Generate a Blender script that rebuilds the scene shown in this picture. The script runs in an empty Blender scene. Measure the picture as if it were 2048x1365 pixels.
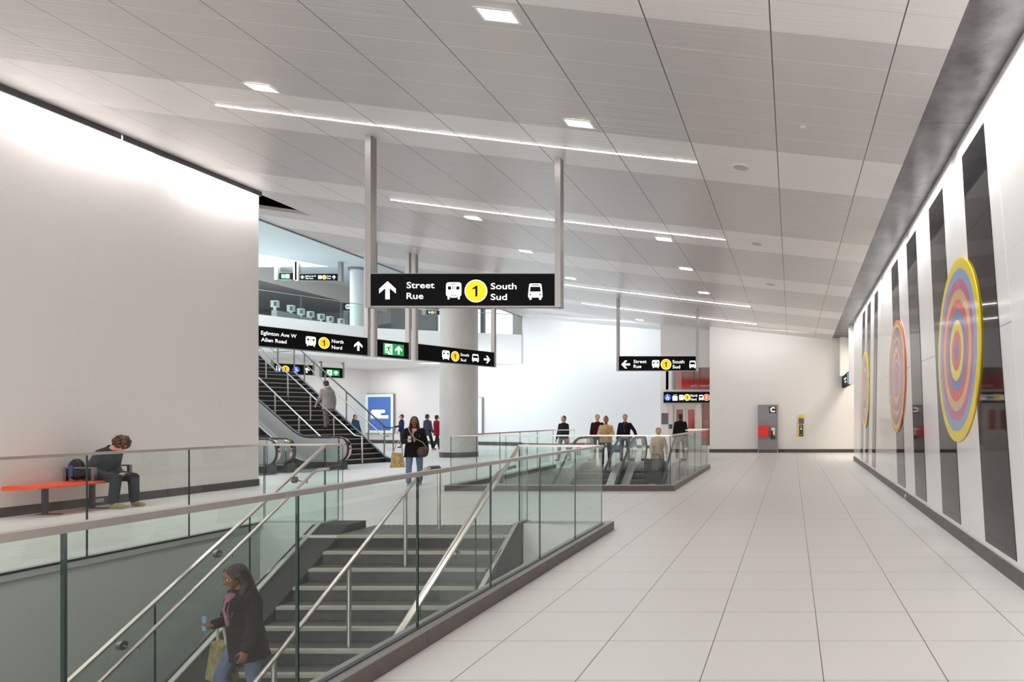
import bpy, bmesh, math, random
from mathutils import Vector, Matrix
random.seed(7)
sc = bpy.context.scene
COL = sc.collection
PI = math.pi
R = math.radians

# ---------------------------------------------------------------- camera, world, exposure
EYE, F = 1.6, 1411.0            # eye height (m); focal length in pixels of the 2048 x 1365 frame
VX, VY = 1583.0, 835.0          # vanishing point of the hall
cam = bpy.data.cameras.new('camera')
cam.sensor_width = 36.0
cam.lens = 36.0 * F / 2048
cam.shift_x = -(VX - 1024) / 2048
cam.shift_y = (VY - 682.5) / 2048
cam.clip_start = 0.05
cam.clip_end = 200
cam_o = bpy.data.objects.new('camera', cam)
COL.objects.link(cam_o)
cam_o.location = (0, 0, EYE)
cam_o.rotation_euler = (PI / 2, 0, 0)
sc.camera = cam_o

world = bpy.data.worlds.new('World')
sc.world = world
world.use_nodes = True
bg = world.node_tree.nodes['Background']
bg.inputs[0].default_value = (1.0, .985, .975, 1)
bg.inputs[1].default_value = 1.7

sc.view_settings.view_transform = 'Standard'
sc.view_settings.look = 'None'
sc.view_settings.gamma = 1.0
sc.view_settings.use_curve_mapping = False
sc.view_settings.exposure = 0.56
try:
    sc.cycles.max_bounces = 10
    sc.cycles.transparent_max_bounces = 24
    sc.cycles.diffuse_bounces = 6
    sc.cycles.glossy_bounces = 4
    sc.cycles.sample_clamp_indirect = 6.0
    sc.cycles.caustics_reflective = False
    sc.cycles.caustics_refractive = False
    sc.cycles.use_denoising = True
except Exception:
    pass

def area(name, loc, rot, sx, sy, power, color=(1, 1, 1), spread=None, parent=None):
    l = bpy.data.lights.new(name, 'AREA')
    l.shape = 'RECTANGLE'
    l.size, l.size_y, l.energy, l.color = sx, sy, power, color
    if spread: l.spread = spread
    o = bpy.data.objects.new(name, l)
    COL.objects.link(o)
    o.location, o.rotation_euler = loc, rot
    if parent: o.parent = parent
    return o

# wall-washing lamps hidden in the slots along both walls, daylight from the atrium roof, some added fills
for k in range(7):
    area('cove_lamp', (-12.57 + .02 * (-13.4 + 2.95 * k) + .125, -2.2 + 2.95 * k, 6.805), (0, R(4), R(1.1)), .05, 2.5, 50, (1, .955, .93))
for k in range(8):
    area('slot_lamp', (1.78 + .02 * k, -.5 + 4.0 * k, 5.13), (0, R(-32), 0), .08, 3.7, 34, (1, .985, .97), R(118))
area('atrium_daylight_fill', (-33.2, 42, 11.7), (0, 0, 0), 6.5, 6.5, 900, (.70, .92, 1.0))
area('atrium_daylight_fill', (-19.5, 27, 11.1), (0, 0, 0), 6, 9, 520, (.74, .92, 1.0))  # added fill below the closed atrium ceiling, brightens the mezzanine edge
area('gate_hall_fill', (-24, 54, 12.0), (0, 0, 0), 12, 6, 90, (.9, .97, 1.0))  # unseen light added over the gate hall, without a fixture
area('under_mezzanine_lamp', (-25.2, 39.2, 4.45), (0, 0, R(68)), 6, 1.5, 85, (1, .96, .90))
area('back_wall_fill', (-10.6, 34.9, 6.2), (R(62), 0, R(-22)), 7.0, .15, 72, (.84, .93, 1.0))  # added light without a fixture, brightens the long white back wall
area('back_wall_fill', (-17.5, 37.2, 4.35), (R(62), 0, R(-22)), 6.0, .15, 75, (.82, .93, 1.0))  # second added light, tucked under the mezzanine slab for the same wall
area('end_wall_fill', (-1.2, 30.2, 5.25), (R(58), 0, 0), 4.6, .12, 22, (1, .97, .95))  # added fixtureless light that brightens the end wall
area('alcove_lamp', (3.6, 29.5, 4.9), (0, 0, 0), 1.0, 3.0, 90, (1, .88, .72))
area('lower_level_fill', (-5.0, 1.0, -.45), (R(-12), 0, 0), 4.6, 1.2, 46, (.93, 1, .96))  # unseen light added in the stairwell to brighten the lower level

# ---------------------------------------------------------------- materials
def lin(c):
    return tuple((x / 12.92 if x <= .04045 else ((x + .055) / 1.055) ** 2.4) for x in c)
def rgb(r, g, b):
    return lin((r / 255, g / 255, b / 255)) + (1,)
MATS = {}
def mat(name, col, rough=.5, metal=0.0, emit=0.0, spec=.5, bump=0, bscale=40, var=0, vscale=4, coat=0):
    if name in MATS: return MATS[name]
    m = bpy.data.materials.new(name); m.use_nodes = True
    nt = m.node_tree; b = nt.nodes['Principled BSDF']
    b.inputs['Base Color'].default_value = col
    b.inputs['Roughness'].default_value = rough
    b.inputs['Metallic'].default_value = metal
    b.inputs['Specular IOR Level'].default_value = spec
    b.inputs['Coat Weight'].default_value = coat
    if emit:
        b.inputs['Emission Color'].default_value = col
        b.inputs['Emission Strength'].default_value = emit
    tc = nt.nodes.new('ShaderNodeTexCoord')
    if var:
        n = nt.nodes.new('ShaderNodeTexNoise'); n.inputs['Scale'].default_value = vscale; n.inputs['Detail'].default_value = 4
        nt.links.new(tc.outputs['Object'], n.inputs['Vector'])
        r = nt.nodes.new('ShaderNodeValToRGB')
        r.color_ramp.elements[0].position = .3; r.color_ramp.elements[1].position = .7
        r.color_ramp.elements[0].color = tuple(c * (1 - var) for c in col[:3]) + (1,)
        r.color_ramp.elements[1].color = tuple(min(1, c * (1 + var)) for c in col[:3]) + (1,)
        nt.links.new(n.outputs['Fac'], r.inputs['Fac'])
        nt.links.new(r.outputs['Color'], b.inputs['Base Color'])
    if bump:
        n = nt.nodes.new('ShaderNodeTexNoise'); n.inputs['Scale'].default_value = bscale
        nt.links.new(tc.outputs['Object'], n.inputs['Vector'])
        bp = nt.nodes.new('ShaderNodeBump'); bp.inputs['Strength'].default_value = bump; bp.inputs['Distance'].default_value = .01
        nt.links.new(n.outputs['Fac'], bp.inputs['Height']); nt.links.new(bp.outputs['Normal'], b.inputs['Normal'])
    MATS[name] = m
    return m

def math_node(nt, op, a, b=None, c=None):
    n = nt.nodes.new('ShaderNodeMath'); n.operation = op
    for i, v in enumerate((a, b, c)):
        if v is None: continue
        if isinstance(v, (int, float)): n.inputs[i].default_value = v
        else: nt.links.new(v, n.inputs[i])
    return n.outputs[0]

def joint(nt, coord, offset, period, width):
    """1 on a joint line of the given width, 0 elsewhere"""
    t = math_node(nt, 'SUBTRACT', coord, offset - width / 2)
    t = math_node(nt, 'FLOORED_MODULO', t, period)
    return math_node(nt, 'LESS_THAN', t, width)

def mixc(nt, fac, a, b):
    n = nt.nodes.new('ShaderNodeMix'); n.data_type = 'RGBA'
    nt.links.new(fac, n.inputs[0])
    for i, v in ((6, a), (7, b)):
        if isinstance(v, tuple): n.inputs[i].default_value = v
        else: nt.links.new(v, n.inputs[i])
    return n.outputs[2]

def floor_mat():
    m = bpy.data.materials.new('white_floor_tiles'); m.use_nodes = True
    nt = m.node_tree; b = nt.nodes['Principled BSDF']
    g = nt.nodes.new('ShaderNodeNewGeometry'); s = nt.nodes.new('ShaderNodeSeparateXYZ')
    nt.links.new(g.outputs['Position'], s.inputs[0])
    jx = joint(nt, s.outputs[0], -2.06, .752, .006)
    jy = joint(nt, s.outputs[1], 4.29, .7525, .006)
    n = nt.nodes.new('ShaderNodeTexNoise'); n.inputs['Scale'].default_value = .7; n.inputs['Detail'].default_value = 5
    nt.links.new(g.outputs['Position'], n.inputs['Vector'])
    base = mixc(nt, n.outputs['Fac'], (.725, .707, .692, 1), (.75, .733, .718, 1))
    c = mixc(nt, jy, base, (.22, .21, .20, 1))
    c = mixc(nt, jx, c, (.06, .055, .05, 1))
    nt.links.new(c, b.inputs['Base Color'])
    r = math_node(nt, 'MULTIPLY_ADD', n.outputs['Fac'], .04, .33)
    nt.links.new(r, b.inputs['Roughness'])
    b.inputs['Specular IOR Level'].default_value = .45
    return m

def ceiling_mat():
    m = bpy.data.materials.new('satin_ceiling_panels'); m.use_nodes = True
    nt = m.node_tree; b = nt.nodes['Principled BSDF']
    g = nt.nodes.new('ShaderNodeNewGeometry'); s = nt.nodes.new('ShaderNodeSeparateXYZ')
    nt.links.new(g.outputs['Position'], s.inputs[0])
    X, Y = s.outputs[0], s.outputs[1]
    t = math_node(nt, 'FLOORED_MODULO', math_node(nt, 'SUBTRACT', Y, 9.87), 4.635)
    light = math_node(nt, 'LESS_THAN', t, 1.545)                # the plain panels; the rest are perforated
    jx = joint(nt, X, -.2, 1.21, .014)
    jy = joint(nt, Y, 9.87, .515, .012)
    c = mixc(nt, light, (.60, .575, .568, 1), (.82, .79, .778, 1))
    cj = mixc(nt, light, (.78, .75, .735, 1), (.72, .70, .685, 1))  # joints across the perforated panels painted paler, as if catching light
    c = mixc(nt, jy, c, cj)
    c = mixc(nt, jx, c, (.10, .10, .10, 1))
    nt.links.new(c, b.inputs['Base Color'])
    b.inputs['Roughness'].default_value = .30
    b.inputs['Specular IOR Level'].default_value = .55
    b.inputs['Metallic'].default_value = .15
    # fine perforation rows run along X
    w = nt.nodes.new('ShaderNodeTexNoise'); w.inputs['Scale'].default_value = 1.0; w.inputs['Detail'].default_value = 2
    mp = nt.nodes.new('ShaderNodeMapping'); mp.inputs['Scale'].default_value = (.8, 26, .8)
    nt.links.new(g.outputs['Position'], mp.inputs['Vector']); nt.links.new(mp.outputs['Vector'], w.inputs['Vector'])
    bp = nt.nodes.new('ShaderNodeBump'); bp.inputs['Strength'].default_value = .25; bp.inputs['Distance'].default_value = .02
    nt.links.new(w.outputs['Fac'], bp.inputs['Height']); nt.links.new(bp.outputs['Normal'], b.inputs['Normal'])
    return m

def panel_wall_mat(name, col, rough, hz, vper=2.4, axis=1, dark=.88, line=.008):
    m = bpy.data.materials.new(name); m.use_nodes = True
    nt = m.node_tree; b = nt.nodes['Principled BSDF']
    g = nt.nodes.new('ShaderNodeNewGeometry'); s = nt.nodes.new('ShaderNodeSeparateXYZ')
    nt.links.new(g.outputs['Position'], s.inputs[0])
    jz = joint(nt, s.outputs[2], hz[0], hz[1], line)
    jv = joint(nt, s.outputs[axis], .4, vper, line)
    j = math_node(nt, 'MAXIMUM', jz, jv)
    c = mixc(nt, j, col, tuple(x * dark for x in col[:3]) + (1,))
    nt.links.new(c, b.inputs['Base Color'])
    if col[0] < .05: b.inputs['Specular IOR Level'].default_value = .32
    b.inputs['Roughness'].default_value = rough
    return m

def concrete_mat():
    m = bpy.data.materials.new('dark_polished_concrete'); m.use_nodes = True
    nt = m.node_tree; b = nt.nodes['Principled BSDF']
    g = nt.nodes.new('ShaderNodeNewGeometry')
    n = nt.nodes.new('ShaderNodeTexNoise'); n.inputs['Scale'].default_value = 2.2; n.inputs['Detail'].default_value = 9; n.inputs['Roughness'].default_value = .65
    nt.links.new(g.outputs['Position'], n.inputs['Vector'])
    r = nt.nodes.new('ShaderNodeValToRGB')
    r.color_ramp.elements[0].position = .35; r.color_ramp.elements[1].position = .68
    r.color_ramp.elements[0].color = (.050, .044, .046, 1); r.color_ramp.elements[1].color = (.155, .140, .145, 1)
    nt.links.new(n.outputs['Fac'], r.inputs['Fac'])
    s = nt.nodes.new('ShaderNodeSeparateXYZ'); nt.links.new(g.outputs['Position'], s.inputs[0])
    j = joint(nt, s.outputs[1], 8.6, 2.9, .03)
    c = mixc(nt, j, r.outputs['Color'], (.02, .02, .02, 1))
    nt.links.new(c, b.inputs['Base Color'])
    b.inputs['Roughness'].default_value = .32
    bp = nt.nodes.new('ShaderNodeBump'); bp.inputs['Strength'].default_value = .35; bp.inputs['Distance'].default_value = .03
    nt.links.new(n.outputs['Fac'], bp.inputs['Height']); nt.links.new(bp.outputs['Normal'], b.inputs['Normal'])
    return m

def glass_mat(name, tint, refl=1.0, ior=1.5):
    m = bpy.data.materials.new(name); m.use_nodes = True
    nt = m.node_tree; nt.nodes.remove(nt.nodes['Principled BSDF'])
    out = nt.nodes['Material Output']
    t = nt.nodes.new('ShaderNodeBsdfTransparent'); t.inputs[0].default_value = tint
    gl = nt.nodes.new('ShaderNodeBsdfGlossy'); gl.inputs['Roughness'].default_value = .01
    gl.inputs[0].default_value = (.95, 1, .98, 1)
    fr = nt.nodes.new('ShaderNodeFresnel'); fr.inputs['IOR'].default_value = ior
    ge = nt.nodes.new('ShaderNodeNewGeometry')
    k = math_node(nt, 'MULTIPLY', fr.outputs[0], math_node(nt, 'MULTIPLY_ADD', ge.outputs['Backfacing'], -refl, refl))
    mx = nt.nodes.new('ShaderNodeMixShader')
    nt.links.new(k, mx.inputs[0]); nt.links.new(t.outputs[0], mx.inputs[1]); nt.links.new(gl.outputs[0], mx.inputs[2])
    nt.links.new(mx.outputs[0], out.inputs[0])
    return m

M_floor = floor_mat()
M_ceil = ceiling_mat()
M_wall = mat('white_wall', (.80, .785, .77, 1), .55)
M_wall_cool = mat('white_wall_cool', (.80, .81, .82, 1), .6)
M_leftwall = panel_wall_mat('white_panel_wall', (.80, .77, .755, 1), .42, (2.05, 1.62), 3.0, 1, .93)
M_rightwall = panel_wall_mat('white_enamel_wall', (.86, .85, .84, 1), .14, (3.265, 9.0), 50, 1, .8, .006)
M_mural_white = panel_wall_mat('white_enamel_mural', (.86, .86, .86, 1), .10, (2.543, 9.0), 50, 1, .3, .008)
M_black_gloss = panel_wall_mat('black_glass_stripe', (.010, .010, .011, 1), .045, (2.543, 9.0), 50, 1, .3, .008)
M_concrete = concrete_mat()
M_base = mat('dark_baseboard_stone', (.075, .066, .064, 1), .4, var=.15, vscale=6)
M_kerb = mat('brown_grey_kerb_stone', (.105, .083, .076, 1), .45, var=.12, vscale=8)
M_kerbtop = mat('kerb_top_stone', (.30, .27, .255, 1), .35, var=.08)
M_steel = mat('satin_stainless_steel', (.62, .57, .54, 1), .28, 1.0)
M_steel_d = mat('dark_brushed_steel', (.33, .32, .33, 1), .3, 1.0)
M_post = mat('satin_sign_post', (.33, .31, .305, 1), .38, .7)
M_glass = glass_mat('clear_green_glass', (.925, .965, .948, 1), .9)
M_glass2 = glass_mat('clear_glass', (.955, .975, .965, 1), .6)
M_glassedge = mat('glass_edge_green', (.004, .020, .014, 1), .15)
M_black = mat('black_rubber', (.012, .012, .014, 1), .35)
M_blacksign = mat('black_sign_face', (.004, .004, .005, 1), .6, spec=.08)
M_sw = mat('sign_white', (.9, .9, .9, 1), .5, emit=.74)
M_sy = mat('sign_yellow', rgb(250, 205, 12), .5, emit=.42)
M_sk = mat('sign_black', (.004, .004, .004, 1), .6, spec=.08)
M_sg = mat('sign_green', rgb(10, 150, 70), .5, emit=.5)
M_sb = mat('sign_blue', rgb(60, 100, 205), .5, emit=.4)
M_so = mat('sign_orange', rgb(240, 100, 50), .5, emit=.45)
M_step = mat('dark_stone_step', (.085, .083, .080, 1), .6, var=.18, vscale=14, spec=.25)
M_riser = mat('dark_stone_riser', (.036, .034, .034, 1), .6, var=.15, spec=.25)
M_nose = mat('pale_nosing_strip', (.40, .39, .33, 1), .45)
M_white_met = mat('white_painted_metal', (.8, .8, .8, 1), .35)
M_led = mat('led_diffuser', (1, .985, .96, 1), .5, emit=20)
M_lens = mat('downlight_lens', (1, .93, .80, 1), .5, emit=16)
M_orange = mat('orange_bench_seat', rgb(235, 82, 40), .4)
M_red = mat('red_panel', rgb(225, 40, 25), .35)
M_grey = mat('grey_panel', rgb(140, 140, 142), .45)
M_dgrey = mat('dark_grey_metal', (.07, .07, .075, 1), .4, .3)
M_navy = mat('navy_steel_stringer', (.028, .036, .062, 1), .35, .2)
M_column = mat('pale_concrete_column', (.56, .545, .52, 1), .42, var=.06, vscale=1.2)

# ---------------------------------------------------------------- object helpers
class MB:
    """collects shapes and links them as one mesh object"""
    def __init__(s): s.v, s.f, s.m = [], [], []
    def add(s, vs, fs, mi=0):
        o = len(s.v); s.v += [tuple(p) for p in vs]
        for f in fs: s.f.append(tuple(i + o for i in f)); s.m.append(mi)
    def box(s, x0, x1, y0, y1, z0, z1, mi=0):
        s.add([(x, y, z) for z in (z0, z1) for y in (y0, y1) for x in (x0, x1)],
              [(0, 2, 3, 1), (4, 5, 7, 6), (0, 1, 5, 4), (2, 6, 7, 3), (0, 4, 6, 2), (1, 3, 7, 5)], mi)
    def hexa(s, p, mi=0, side=None):
        """p: 4 bottom + 4 top points in the same ring order"""
        fs = [(3, 2, 1, 0), (4, 5, 6, 7)] + [(i, (i + 1) % 4, (i + 1) % 4 + 4, i + 4) for i in range(4)]
        o = len(s.v); s.v += [tuple(q) for q in p]
        for k, f in enumerate(fs):
            s.f.append(tuple(i + o for i in f)); s.m.append(mi if side is None else side[k])
    def prism(s, poly, d, mi=0, miside=None):
        """poly: list of points, d: extrusion vector"""
        n = len(poly); P = [Vector(p) for p in poly]; D = Vector(d)
        o = len(s.v); s.v += [tuple(p) for p in P] + [tuple(p + D) for p in P]
        s.f.append(tuple(range(o, o + n))); s.m.append(mi)
        s.f.append(tuple(range(o + 2 * n - 1, o + n - 1, -1))); s.m.append(mi)
        for i in range(n):
            j = (i + 1) % n
            s.f.append((o + j, o + i, o + n + i, o + n + j)); s.m.append(mi if miside is None else miside)
    def tube(s, pts, r, n=10, mi=0, cap=True, ry=None):
        P = [Vector(p) for p in pts]; rs = r if isinstance(r, (list, tuple)) else [r] * len(P)
        o = len(s.v); up0 = None
        for i, p in enumerate(P):
            d = (P[min(i + 1, len(P) - 1)] - P[max(i - 1, 0)]).normalized()
            if up0 is None:
                a = Vector((0, 0, 1)) if abs(d.z) < .9 else Vector((0, 1, 0))
            else: a = up0
            x = d.cross(a).normalized(); y = x.cross(d).normalized(); up0 = y
            for k in range(n):
                t = 2 * PI * k / n
                s.v.append(tuple(p + x * math.cos(t) * rs[i] + y * math.sin(t) * (rs[i] if ry is None else ry)))
        for i in range(len(P) - 1):
            for k in range(n):
                a, b = o + i * n + k, o + i * n + (k + 1) % n
                s.f.append((a, b, b + n, a + n)); s.m.append(mi)
        if cap:
            s.f.append(tuple(range(o + n - 1, o - 1, -1))); s.m.append(mi)
            q = o + (len(P) - 1) * n
            s.f.append(tuple(range(q, q + n))); s.m.append(mi)
    def bar(s, p0, p1, w, h, mi=0):
        """flat bar from p0 to p1, top at the points, w across, h deep"""
        p0, p1 = Vector(p0), Vector(p1); d = (p1 - p0).normalized()
        x = d.cross(Vector((0, 0, 1))).normalized() * (w / 2); z = Vector((0, 0, -h))
        s.hexa([p0 - x + z, p0 + x + z, p1 + x + z, p1 - x + z, p0 - x, p0 + x, p1 + x, p1 - x], mi)
    def sphere(s, c, rx, ry=None, rz=None, n=12, mi=0, rot=None):
        ry = ry or rx; rz = rz or rx; c = Vector(c); o = len(s.v); m = n // 2 + 1
        for i in range(m + 1):
            a = PI * i / m
            for k in range(n):
                t = 2 * PI * k / n
                p = Vector((rx * math.sin(a) * math.cos(t), ry * math.sin(a) * math.sin(t), rz * math.cos(a)))
                if rot: p = rot @ p
                s.v.append(tuple(c + p))
        for i in range(m):
            for k in range(n):
                a, b = o + i * n + k, o + i * n + (k + 1) % n
                s.f.append((a, a + n, b + n, b)); s.m.append(mi)
    def capsule(s, p0, p1, r0, r1, n=10, mi=0):
        p0, p1 = Vector(p0), Vector(p1); d = (p1 - p0); L = d.length
        if L < 1e-5: return s.sphere(p0, max(r0, r1), n=n)
        d.normalize(); P, rr = [], []
        for k in range(4):
            a = PI / 2 * (1 - k / 3.2); P.append(p0 - d * r0 * math.sin(a)); rr.append(max(r0 * math.cos(a), r0 * .08))
        P.append(p0); rr.append(r0); P.append(p1); rr.append(r1)
        for k in range(3, -1, -1):
            a = PI / 2 * (1 - k / 3.2); P.append(p1 + d * r1 * math.sin(a)); rr.append(max(r1 * math.cos(a), r1 * .08))
        s.tube(P, rr, n, mi)
    def build(s, name, mats, parent=None, smooth=False, loc=None, rz=None):
        me = bpy.data.meshes.new(name); me.from_pydata(s.v, [], s.f)
        for m in (mats if isinstance(mats, (list, tuple)) else [mats]): me.materials.append(m)
        me.polygons.foreach_set('material_index', s.m)
        bm = bmesh.new(); bm.from_mesh(me); bmesh.ops.recalc_face_normals(bm, faces=bm.faces); bm.to_mesh(me); bm.free()
        if smooth:
            me.polygons.foreach_set('use_smooth', [True] * len(me.polygons))
            try: me.set_sharp_from_angle(angle=R(40))
            except Exception: pass
        me.update()
        o = bpy.data.objects.new(name, me); COL.objects.link(o)
        if parent: o.parent = parent
        if loc is not None: o.location = loc
        if rz is not None: o.rotation_euler = (0, 0, rz)
        return o

def tag(o, label, cat, group=None, kind=None):
    o['label'] = label; o['category'] = cat
    if group: o['group'] = group
    if kind: o['kind'] = kind
    return o
def thing(name, label, cat, loc=(0, 0, 0), rz=0, group=None):
    o = bpy.data.objects.new(name, None); COL.objects.link(o)
    o.empty_display_size = .1; o.location = loc; o.rotation_euler = (0, 0, rz)
    return tag(o, label, cat, group)
def struct(name, mb, m, smooth=False):
    o = mb.build(name, m, smooth=smooth); o['kind'] = 'structure'; return o

def zc(x): return 5.294 - .105 * x + .00145 * x * x      # height of the sloping ceiling
def slope(x): return -.105 + .0029 * x
def at(px, py, Y):
    """the point seen at pixel (px, py) at the depth Y"""
    return Vector(((px - VX) * Y / F, Y, EYE + (VY - py) * Y / F))
def on_ceiling(px, py):
    lo, hi = 1.0, 60.0
    for _ in range(60):
        y = (lo + hi) / 2; p = at(px, py, y)
        if p.z < zc(p.x): lo = y
        else: hi = y
    return at(px, py, lo)

# ================================================================ THE SETTING
# directions of the turned part of the station (stair, escalators, row of signs, mezzanine)
U = Vector((.373, .928, 0)); V = Vector((-.928, .373, 0)); RZ_UV = math.atan2(.928, .373)
S0 = Vector((-14.46, 25.1, 0))
def B(t, s, z=0): return S0 - U * t + V * s + Vector((0, 0, z))

VW, VE, V1N = -7.68, -2.6, 10.2       # stairwell: west, east, north edges
V2S, V2N, V2W, V2E = 15.28, 22.2, -7.5, -2.6
SL, SR = -6.14, -3.86                 # stair: left and right ends of the steps
TY = 9.53                             # top nosing
mb = MB()
def fl(x0, x1, y0, y1): mb.box(x0, x1, y0, y1, -.30, 0)
fl(-40, VW, -4, 52); fl(VE, 7, -4, 52)
fl(VW, -6.62, V1N, V2S); fl(-6.62, -3.80, TY, V2S); fl(-3.80, VE, V1N, V2S)
fl(VW, V2W, V2S, V2N); fl(VW, VE, V2N, 52)
struct('floor', mb, M_floor)
# textured warning strip above the stair
mb = MB()
mb.box(-6.14, -3.9, TY + .05, 10.42, .001, .006)
for i in range(30):
    for j in range(11):
        x, y = -6.10 + i * .0745, TY + .10 + j * .075
        mb.box(x, x + .035, y, y + .035, .006, .012)
struct('trim_1', mb, mat('grey_tactile_tiles', (.16, .16, .155, 1), .5))

# lower level
mb = MB(); mb.box(-18, 3, -8, 30, -5.4, -5.2); struct('floor_lower', mb, mat('lower_floor_stone', (.5, .49, .48, 1), .4))
M_well_shade = panel_wall_mat('shaded_stairwell_wall', (.50, .515, .495, 1), .55, (-1.95, 9), 60, 1, .93)  # shaded copy of the pale well wall, dimness put into the colour
M_well_lit = mat('lit_well_face', (.82, .83, .80, 1), .5)  # lit copy of the same wall, painted brighter where more light falls
mb = MB(); mb.box(VW + .001, VW + .012, -8, V1N - .01, -5.2, -.001); struct('wall_stairwell_left', mb, M_well_shade)
mb = MB(); mb.box(VE + .001, VE + .15, -8, V1N, -5.2, -.001); struct('wall_stairwell_right', mb, M_well_shade)
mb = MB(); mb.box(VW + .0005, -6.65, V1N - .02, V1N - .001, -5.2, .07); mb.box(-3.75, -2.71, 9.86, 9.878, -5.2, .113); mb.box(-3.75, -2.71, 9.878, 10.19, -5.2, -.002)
mb.box(-6.6, -3.8, V1N + .02, V1N + .15, -5.2, -.31); struct('wall_stairwell_back', mb, M_well_lit)
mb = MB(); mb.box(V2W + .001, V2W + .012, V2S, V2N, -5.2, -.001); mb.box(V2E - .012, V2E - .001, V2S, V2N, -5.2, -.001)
mb.box(V2W, V2E, V2N, V2N + .15, -5.2, -.31); struct('wall_escalator_well', mb, M_well_lit)

# left wall: a slab whose front face runs from (-12.87,-4) to (-12.43,16.5)
def lwx(y): return -12.57 + .02 * (y - 11.2)
mb = MB(); mb.hexa([(lwx(-4) - .5, -4, 0), (lwx(-4), -4, 0), (lwx(16.5), 16.5, 0), (lwx(16.5) - .5, 16.5, 0),
                    (lwx(-4) - .5, -4, 6.9), (lwx(-4), -4, 6.9), (lwx(16.5), 16.5, 6.9), (lwx(16.5) - .5, 16.5, 6.9)])
struct('wall_left', mb, M_leftwall)
mb = MB(); mb.hexa([(lwx(-4), -4, 0), (lwx(-4) + .015, -4, 0), (lwx(16.5) + .015, 16.51, 0), (lwx(16.5), 16.51, 0),
                    (lwx(-4), -4, .157), (lwx(-4) + .015, -4, .157), (lwx(16.5) + .015, 16.51, .157), (lwx(16.5), 16.51, .157)])
struct('baseboard_left', mb, M_base)
# dark channel under the ceiling edge, with a joint halfway
mb = MB()
for y0, y1 in ((-4, 3.0), (3.03, 8.0), (8.03, 12.95), (12.98, 16.3)):
    for (xa, xb, za, zb) in ((.20, .235, 6.70, 6.86), (.06, .20, 6.83, 6.86)):
        a, b = lwx(y0), lwx(y1)
        mb.hexa([(a + xa, y0, za), (a + xb, y0, za), (b + xb, y1, za), (b + xa, y1, za),
                 (a + xa, y0, zb), (a + xb, y0, zb), (b + xb, y1, zb), (b + xa, y1, zb)])
struct('trim_2', mb, mat('dark_light_channel', (.10, .093, .097, 1), .5, .3))

# ceiling
def redge(y): return 1.53 + .0118 * (y - 7.87)
mb = MB()
def ceil_strip(y0, y1, xl, n=24):
    xr0, xr1 = redge(y0), redge(y1)
    for i in range(n):
        a0, a1 = xl + (xr0 - xl) * i / n, xl + (xr0 - xl) * (i + 1) / n
        b0, b1 = xl + (xr1 - xl) * i / n, xl + (xr1 - xl) * (i + 1) / n
        mb.hexa([(a0, y0, zc(a0)), (a1, y0, zc(a1)), (b1, y1, zc(b1)), (b0, y1, zc(b0)),
                 (a0, y0, zc(a0) + .09), (a1, y0, zc(a1) + .09), (b1, y1, zc(b1) + .09), (b0, y1, zc(b0) + .09)])
ceil_strip(-4, 16.5, lwx(5) + .33); ceil_strip(16.5, 18.25, -12.45); ceil_strip(18.25, 41.5, -15.0)
o = struct('ceiling', mb, M_ceil)
bm = bmesh.new(); bm.from_mesh(o.data); bmesh.ops.remove_doubles(bm, verts=bm.verts, dist=.0005); bm.to_mesh(o.data); bm.free()
# box painted black as the unlit space above the ceiling gap, pale return edge of the ceiling
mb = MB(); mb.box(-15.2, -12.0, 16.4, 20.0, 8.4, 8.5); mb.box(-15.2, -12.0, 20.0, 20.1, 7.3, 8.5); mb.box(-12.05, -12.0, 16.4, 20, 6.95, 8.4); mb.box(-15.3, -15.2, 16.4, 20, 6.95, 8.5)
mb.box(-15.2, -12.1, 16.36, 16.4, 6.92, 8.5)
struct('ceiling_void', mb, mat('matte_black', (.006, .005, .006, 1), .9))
mb = MB()
for i in range(6):
    a, b = -15 + i * .425, -15 + (i + 1) * .425
    mb.hexa([(a, 18.2, zc(a) - .01), (b, 18.2, zc(b) - .01), (b, 18.25, zc(b) - .01), (a, 18.25, zc(a) - .01),
             (a, 18.2, zc(a) + .07), (b, 18.2, zc(b) + .07), (b, 18.25, zc(b) + .07), (a, 18.25, zc(a) + .07)])
struct('trim_3', mb, mat('beige_ceiling_edge', (.42, .38, .33, 1), .5))
mb = MB(); mb.hexa([(-15.06, 18.25, zc(-15) - .03), (-15, 18.25, zc(-15) - .03), (-15, 41.5, zc(-15) - .03), (-15.06, 41.5, zc(-15) - .03),
                    (-15.06, 18.25, zc(-15) + .35), (-15, 18.25, zc(-15) + .35), (-15, 41.5, zc(-15) + .35), (-15.06, 41.5, zc(-15) + .35)])
struct('trim_4', mb, mat('grey_ceiling_edge', (.20, .20, .21, 1), .4))

# right wall
def rwx(y): return 2.165 + .00836 * (y - 6.57)
YR = 26.3
mb = MB(); mb.hexa([(rwx(-4), -4, 0), (rwx(-4) + .4, -4, 0), (rwx(YR) + .4, YR, 0), (rwx(YR), YR, 0),
                    (rwx(-4), -4, 5.3), (rwx(-4) + .4, -4, 5.3), (rwx(YR) + .4, YR, 5.3), (rwx(YR), YR, 5.3)])
struct('wall_right', mb, M_rightwall)
mb = MB(); mb.hexa([(rwx(-4) - .02, -4, 0), (rwx(-4), -4, 0), (rwx(YR), YR + .02, 0), (rwx(YR) - .02, YR + .02, 0),
                    (rwx(-4) - .02, -4, .145), (rwx(-4), -4, .145), (rwx(YR), YR + .02, .145), (rwx(YR) - .02, YR + .02, .145)])
struct('baseboard_right', mb, M_kerb)
mb = MB(); mb.hexa([(1.2, -4, 5.19), (2.6, -4, 5.19), (2.9, 32, 5.19), (1.4, 32, 5.19), (1.2, -4, 5.5), (2.6, -4, 5.5), (2.9, 32, 5.5), (1.4, 32, 5.5)])
struct('ceiling_concrete', mb, M_concrete)

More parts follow.
